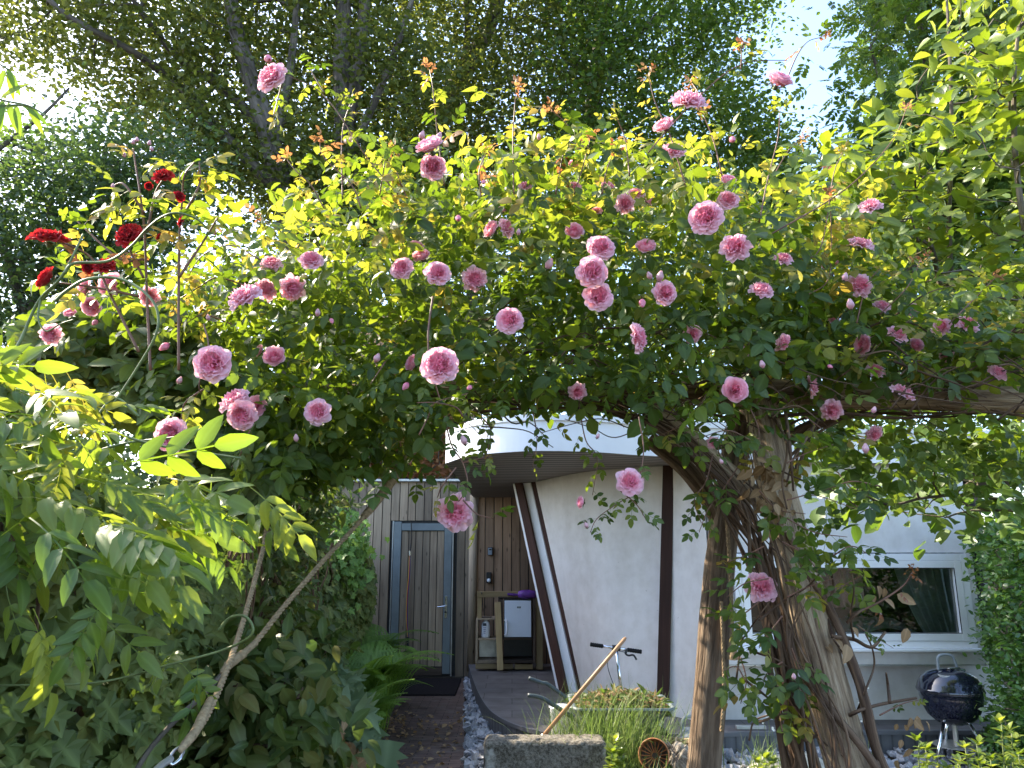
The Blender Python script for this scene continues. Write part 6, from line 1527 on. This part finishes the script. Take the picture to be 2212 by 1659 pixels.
spray([(1900, 1545), (1950, 1520), (1985, 1512)], 2.95, 4, .05, .4, None, .003)
spray([(1850, 1350), (1880, 1370), (1930, 1400)], 2.95, 5, .045, .3, None, .002)
# dead brown leaves
for x, y, n_, s_ in ((1640, 1010, 14, .07), (1665, 1060, 16, .07), (1640, 1050, 10, .07), (1680, 1100, 10, .06), (1960, 1590, 4, .05), (1958, 1550, 3, .045), (1970, 1640, 4, .05), (1810, 1400, 4, .07), (1916, 1300, 4, .05), (1940, 1330, 4, .06)):
    p = np.array(P(x, y, 2.95)) + rs.randn(n_, 3) * .035; leaves(gd, [leaf_hi(.30, .35, .3)], p, s_ * .85, up=(0, -1, .2), upj=.5, droop=1.4)
gc_.build('canes', M['cane'], rose, smooth=True); gyc.build('young_canes', M['redcane'], rose, smooth=True)
gl.build('foliage', M['rose_leaf'], rose, smooth=True); gy.build('young_foliage', M['young_leaf'], rose, smooth=True)  # young_foliage also carries the yellow leaves standing in for sunlight at right
gb.build('bronze_shoots', M['bronze_leaf'], rose, smooth=True); gd.build('dead_leaves', M['dead_leaf'], rose, smooth=True)

# ------------------------------------------------------------------ red rose bush
ROSE_BL = list(BL); BL = []; rr_ = thing('rose_bush', 'tall upright rose bush with crimson blooms at the left of the arch', 'rose')
for x, y, d, f, kd in ((107, 515, 72, (.1, -.35, .95), 'loose'), (276, 507, 56, (-.2, -.9, .3), 'loose'), (104, 604, 56, (-.8, -.6, .4), 'cup'), (352, 380, 42, FU, 'loose'), (322, 402, 18, FD, 'cup'), (388, 424, 24, FR_, 'loose'), (226, 574, 44, FU, 'loose'), (392, 478, 24, FL, 'loose'), (345, 512, 18, FL, 'cup'), (190, 578, 26, FD, 'loose')):
    bloom(rr_, x, y, d, 2.3, f, kd, mul[kd][int(x) % 2], 'crimson')
for x, y in ((288, 310), (296, 305), (268, 338), (322, 312), (328, 325), (244, 405)): bloom(rr_, x, y, 16, 2.3, (rs.uniform(-.2, .2), -.1, 1), 'bud', 10, 'palebud', 'rose_bud')
gst = MB(); gl = MB(); gy = MB(); gb = MB(); gyc = gst; gc_ = gst
for pts, n_, yg in (([(325, 800), (318, 650), (312, 500), (303, 420), (292, 350), (288, 320)], 11, .8), ([(386, 800), (386, 640), (388, 500), (394, 430), (398, 380), (420, 350)], 12, .7), ([(300, 760), (240, 640), (200, 560), (150, 530), (118, 520)], 9, .3), ([(310, 600), (280, 540), (276, 520)], 6, .5), ([(318, 500), (335, 420), (350, 390)], 8, .8), ([(300, 640), (200, 620), (120, 610)], 7, .3), ([(386, 600), (440, 520), (470, 470)], 7, .3), ([(312, 460), (270, 400), (245, 400)], 6, .8), ([(388, 480), (430, 400), (430, 350)], 6, .9), ([(310, 560), (260, 560), (190, 500), (150, 460)], 8, .5)):
    spray(pts, 2.35, n_, .125, yg, None, .0048, bronze=.12)
gst.build('canes', M['redcane'], rr_, smooth=True); gl.build('foliage', M['rose_leaf'], rr_, smooth=True); gy.build('young_foliage', M['young_leaf'], rr_, smooth=True); gb.build('bronze_shoots', M['bronze_leaf'], rr_, smooth=True)

# ------------------------------------------------------------------ wisteria at the left front
w_ = thing('wisteria', 'twining wisteria with bright pinnate leaves and looping green stems in the left foreground', 'climber')
gs = MB(); g = MB()
loops = [([(-30, 830), (7, 782), (43, 739), (63, 692), (87, 645), (127, 605), (153, 562), (180, 505)], 2.0, .0050), ([(-20, 850), (30, 760), (60, 700), (80, 660), (120, 615), (145, 585)], 2.02, .0042), ([(140, 590), (160, 569), (233, 564), (283, 532), (317, 495), (350, 469), (383, 460), (423, 472), (447, 492)], 2.0, .0045),
         ([(120, 650), (143, 629), (183, 605), (233, 599), (277, 609), (317, 636), (340, 672), (337, 722), (300, 789), (243, 875), (167, 975), (120, 1040)], 1.9, .0045), ([(472, 1362), (496, 1335), (528, 1331), (546, 1354), (536, 1378), (476, 1406), (357, 1438), (278, 1461), (179, 1477), (-20, 1481)], 1.75, .0036),
         ([(394, 1137), (420, 1107), (461, 1093), (498, 1107), (498, 1137)], 2.0, .003), ([(324, 1241), (365, 1200), (446, 1163), (502, 1159), (547, 1193)], 2.1, .003), ([(330, 1230), (375, 1180), (385, 1110)], 2.1, .003), ([(300, 900), (250, 860), (210, 900), (190, 950)], 1.9, .004), ([(87, 645), (83, 690), (100, 715), (130, 700), (160, 690)], 2.0, .003),
         ([(0, 1090), (120, 1010), (260, 960), (400, 940), (480, 900)], 1.8, .004), ([(0, 1000), (160, 920), (330, 960), (520, 990)], 1.7, .004)]
for pts, Y, r in loops: c_ = cat([P(x, y, Y + .02 * math.sin(x * .03)) for x, y in pts], 8); gs.tube(c_, lerpr(r, r * .6, len(c_)), 7)
gs.build('stems', M['greencane'], w_, smooth=True)
def wi(poly, n, Y0, Y1, size, ax0, up, g):
    pos = sample_px(poly, n, Y0, Y1); mid = pos + np.array(ax0) / np.linalg.norm(ax0) * size * .7; keep = np.ones(n, bool)
    mx_, my_ = proj(mid); qx_, qy_ = proj(pos)
    for b_ in ROSE_BL + BL:
        bx_, by_ = proj(b_[0][None]); rp_ = b_[2] * FPX / b_[0][1]
        if rp_ < 11: continue
        keep &= (np.hypot(mx_ - bx_[0], my_ - by_[0]) > rp_ + 62) & (np.hypot(qx_ - bx_[0], qy_ - by_[0]) > rp_ + 40)
    pos = pos[keep]; n = len(pos); ax = np.array(ax0) + rs.randn(n, 3) * .5; u = np.array(up) + rs.randn(n, 3) * .5
    k = rs.randint(0, 3, n)
    for j_ in range(3): g.inst(WIST[j_], pos[k == j_], ax[k == j_], u[k == j_], size * rs.uniform(.75, 1.15, int((k == j_).sum())), rs.rand(int((k == j_).sum())))
wi([(-120, 760), (60, 800), (180, 840), (300, 890), (380, 950), (300, 1000), (100, 960), (-120, 920)], 30, 1.6, 2.1, .135, (.9, -.35, -.15), (-.2, -.5, .8), g)
wi([(-200, 900), (100, 920), (300, 960), (400, 1020), (420, 1120), (200, 1150), (-200, 1190)], 52, 1.4, 2.0, .14, (.9, -.3, -.5), (.1, -.6, .7), g)
wi([(-150, 1150), (150, 1130), (320, 1180), (300, 1300), (60, 1330), (-150, 1400)], 12, 1.4, 1.8, .12, (.6, -.3, -.8), (.3, -.7, .5), g)
wi([(330, 960), (520, 960), (560, 1080), (460, 1120), (340, 1060)], 9, 2.0, 2.5, .15, (.6, -.2, -.6), (.2, -.7, .5), g)
wi([(400, 1360), (440, 1380), (430, 1440), (400, 1460), (360, 1420)], 3, 1.9, 2.0, .11, (.5, -.2, -.7), (.2, -.8, .4), g)
g.build('foliage', M['wisteria_leaf'], w_, smooth=True)
g = MB(); wi([(-60, 700), (120, 720), (160, 800), (180, 860), (60, 880), (-60, 840)], 24, 1.7, 2.1, .095, (.2, -.2, -.9), (.3, -.7, .4), g)
wi([(60, 900), (150, 900), (150, 980), (60, 960)], 5, 1.6, 1.8, .08, (.1, -.2, -1), (.3, -.7, .4), g)
g.build('young_foliage', M['young_leaf'], w_, smooth=True)
# narrow leaved overhanging branch, top-left
t = thing('hanging_branch', 'thin twig of long narrow leaves hanging in at the top left edge', 'branch')
g = MB()
for pts in ([(-60, 120), (-10, 135), (18, 150)], [(-60, 190), (0, 215), (60, 228), (100, 250)], [(-60, 240), (10, 228), (60, 228)]):
    g.tube(cat([P(x, y, 1.9) for x, y in pts], 5), .003, 6)
g.build('twig', M['greencane'], t)
g = MB(); tips = [(15, 148, .6, -.9), (12, 150, -.2, -1), (20, 150, .3, -1), (5, 215, .1, -1), (18, 220, .4, -.9), (35, 226, .3, -1), (50, 228, .8, -.5), (60, 230, .6, -.8), (-5, 215, -.3, -1), (10, 218, -.1, -1), (0, 215, .6, .5), (-12, 140, -.4, -1)]
p_ = np.array([P(x, y, 1.9) for x, y, _, _ in tips]); ax = np.array([(a, -.1, b) for _, _, a, b in tips])
g.inst(leaf_hi(.11, .1, .25, .85, (.15, .4, .7, .9)), p_, ax, np.tile([.3, -.9, .4], (len(tips), 1)), np.full(len(tips), .095), rs.rand(len(tips))); g.build('foliage', M['wisteria_leaf'], t, smooth=True)

# ================================================================== put every Empty at the base of its thing
bpy.context.view_layer.update()
for o in list(bpy.data.objects):
    if o.type == 'EMPTY' and o.parent is None:
        if "at" in o: del o["at"]
        pts = []
        for c in o.children_recursive:
            if c.type == 'MESH':
                bb = [c.matrix_world @ Vector(v) for v in c.bound_box]; pts += bb
        if not pts: continue
        b = Vector(((min(p.x for p in pts) + max(p.x for p in pts)) / 2, (min(p.y for p in pts) + max(p.y for p in pts)) / 2, min(p.z for p in pts)))
        o.location = b
        for c in o.children: c.location = c.location - b
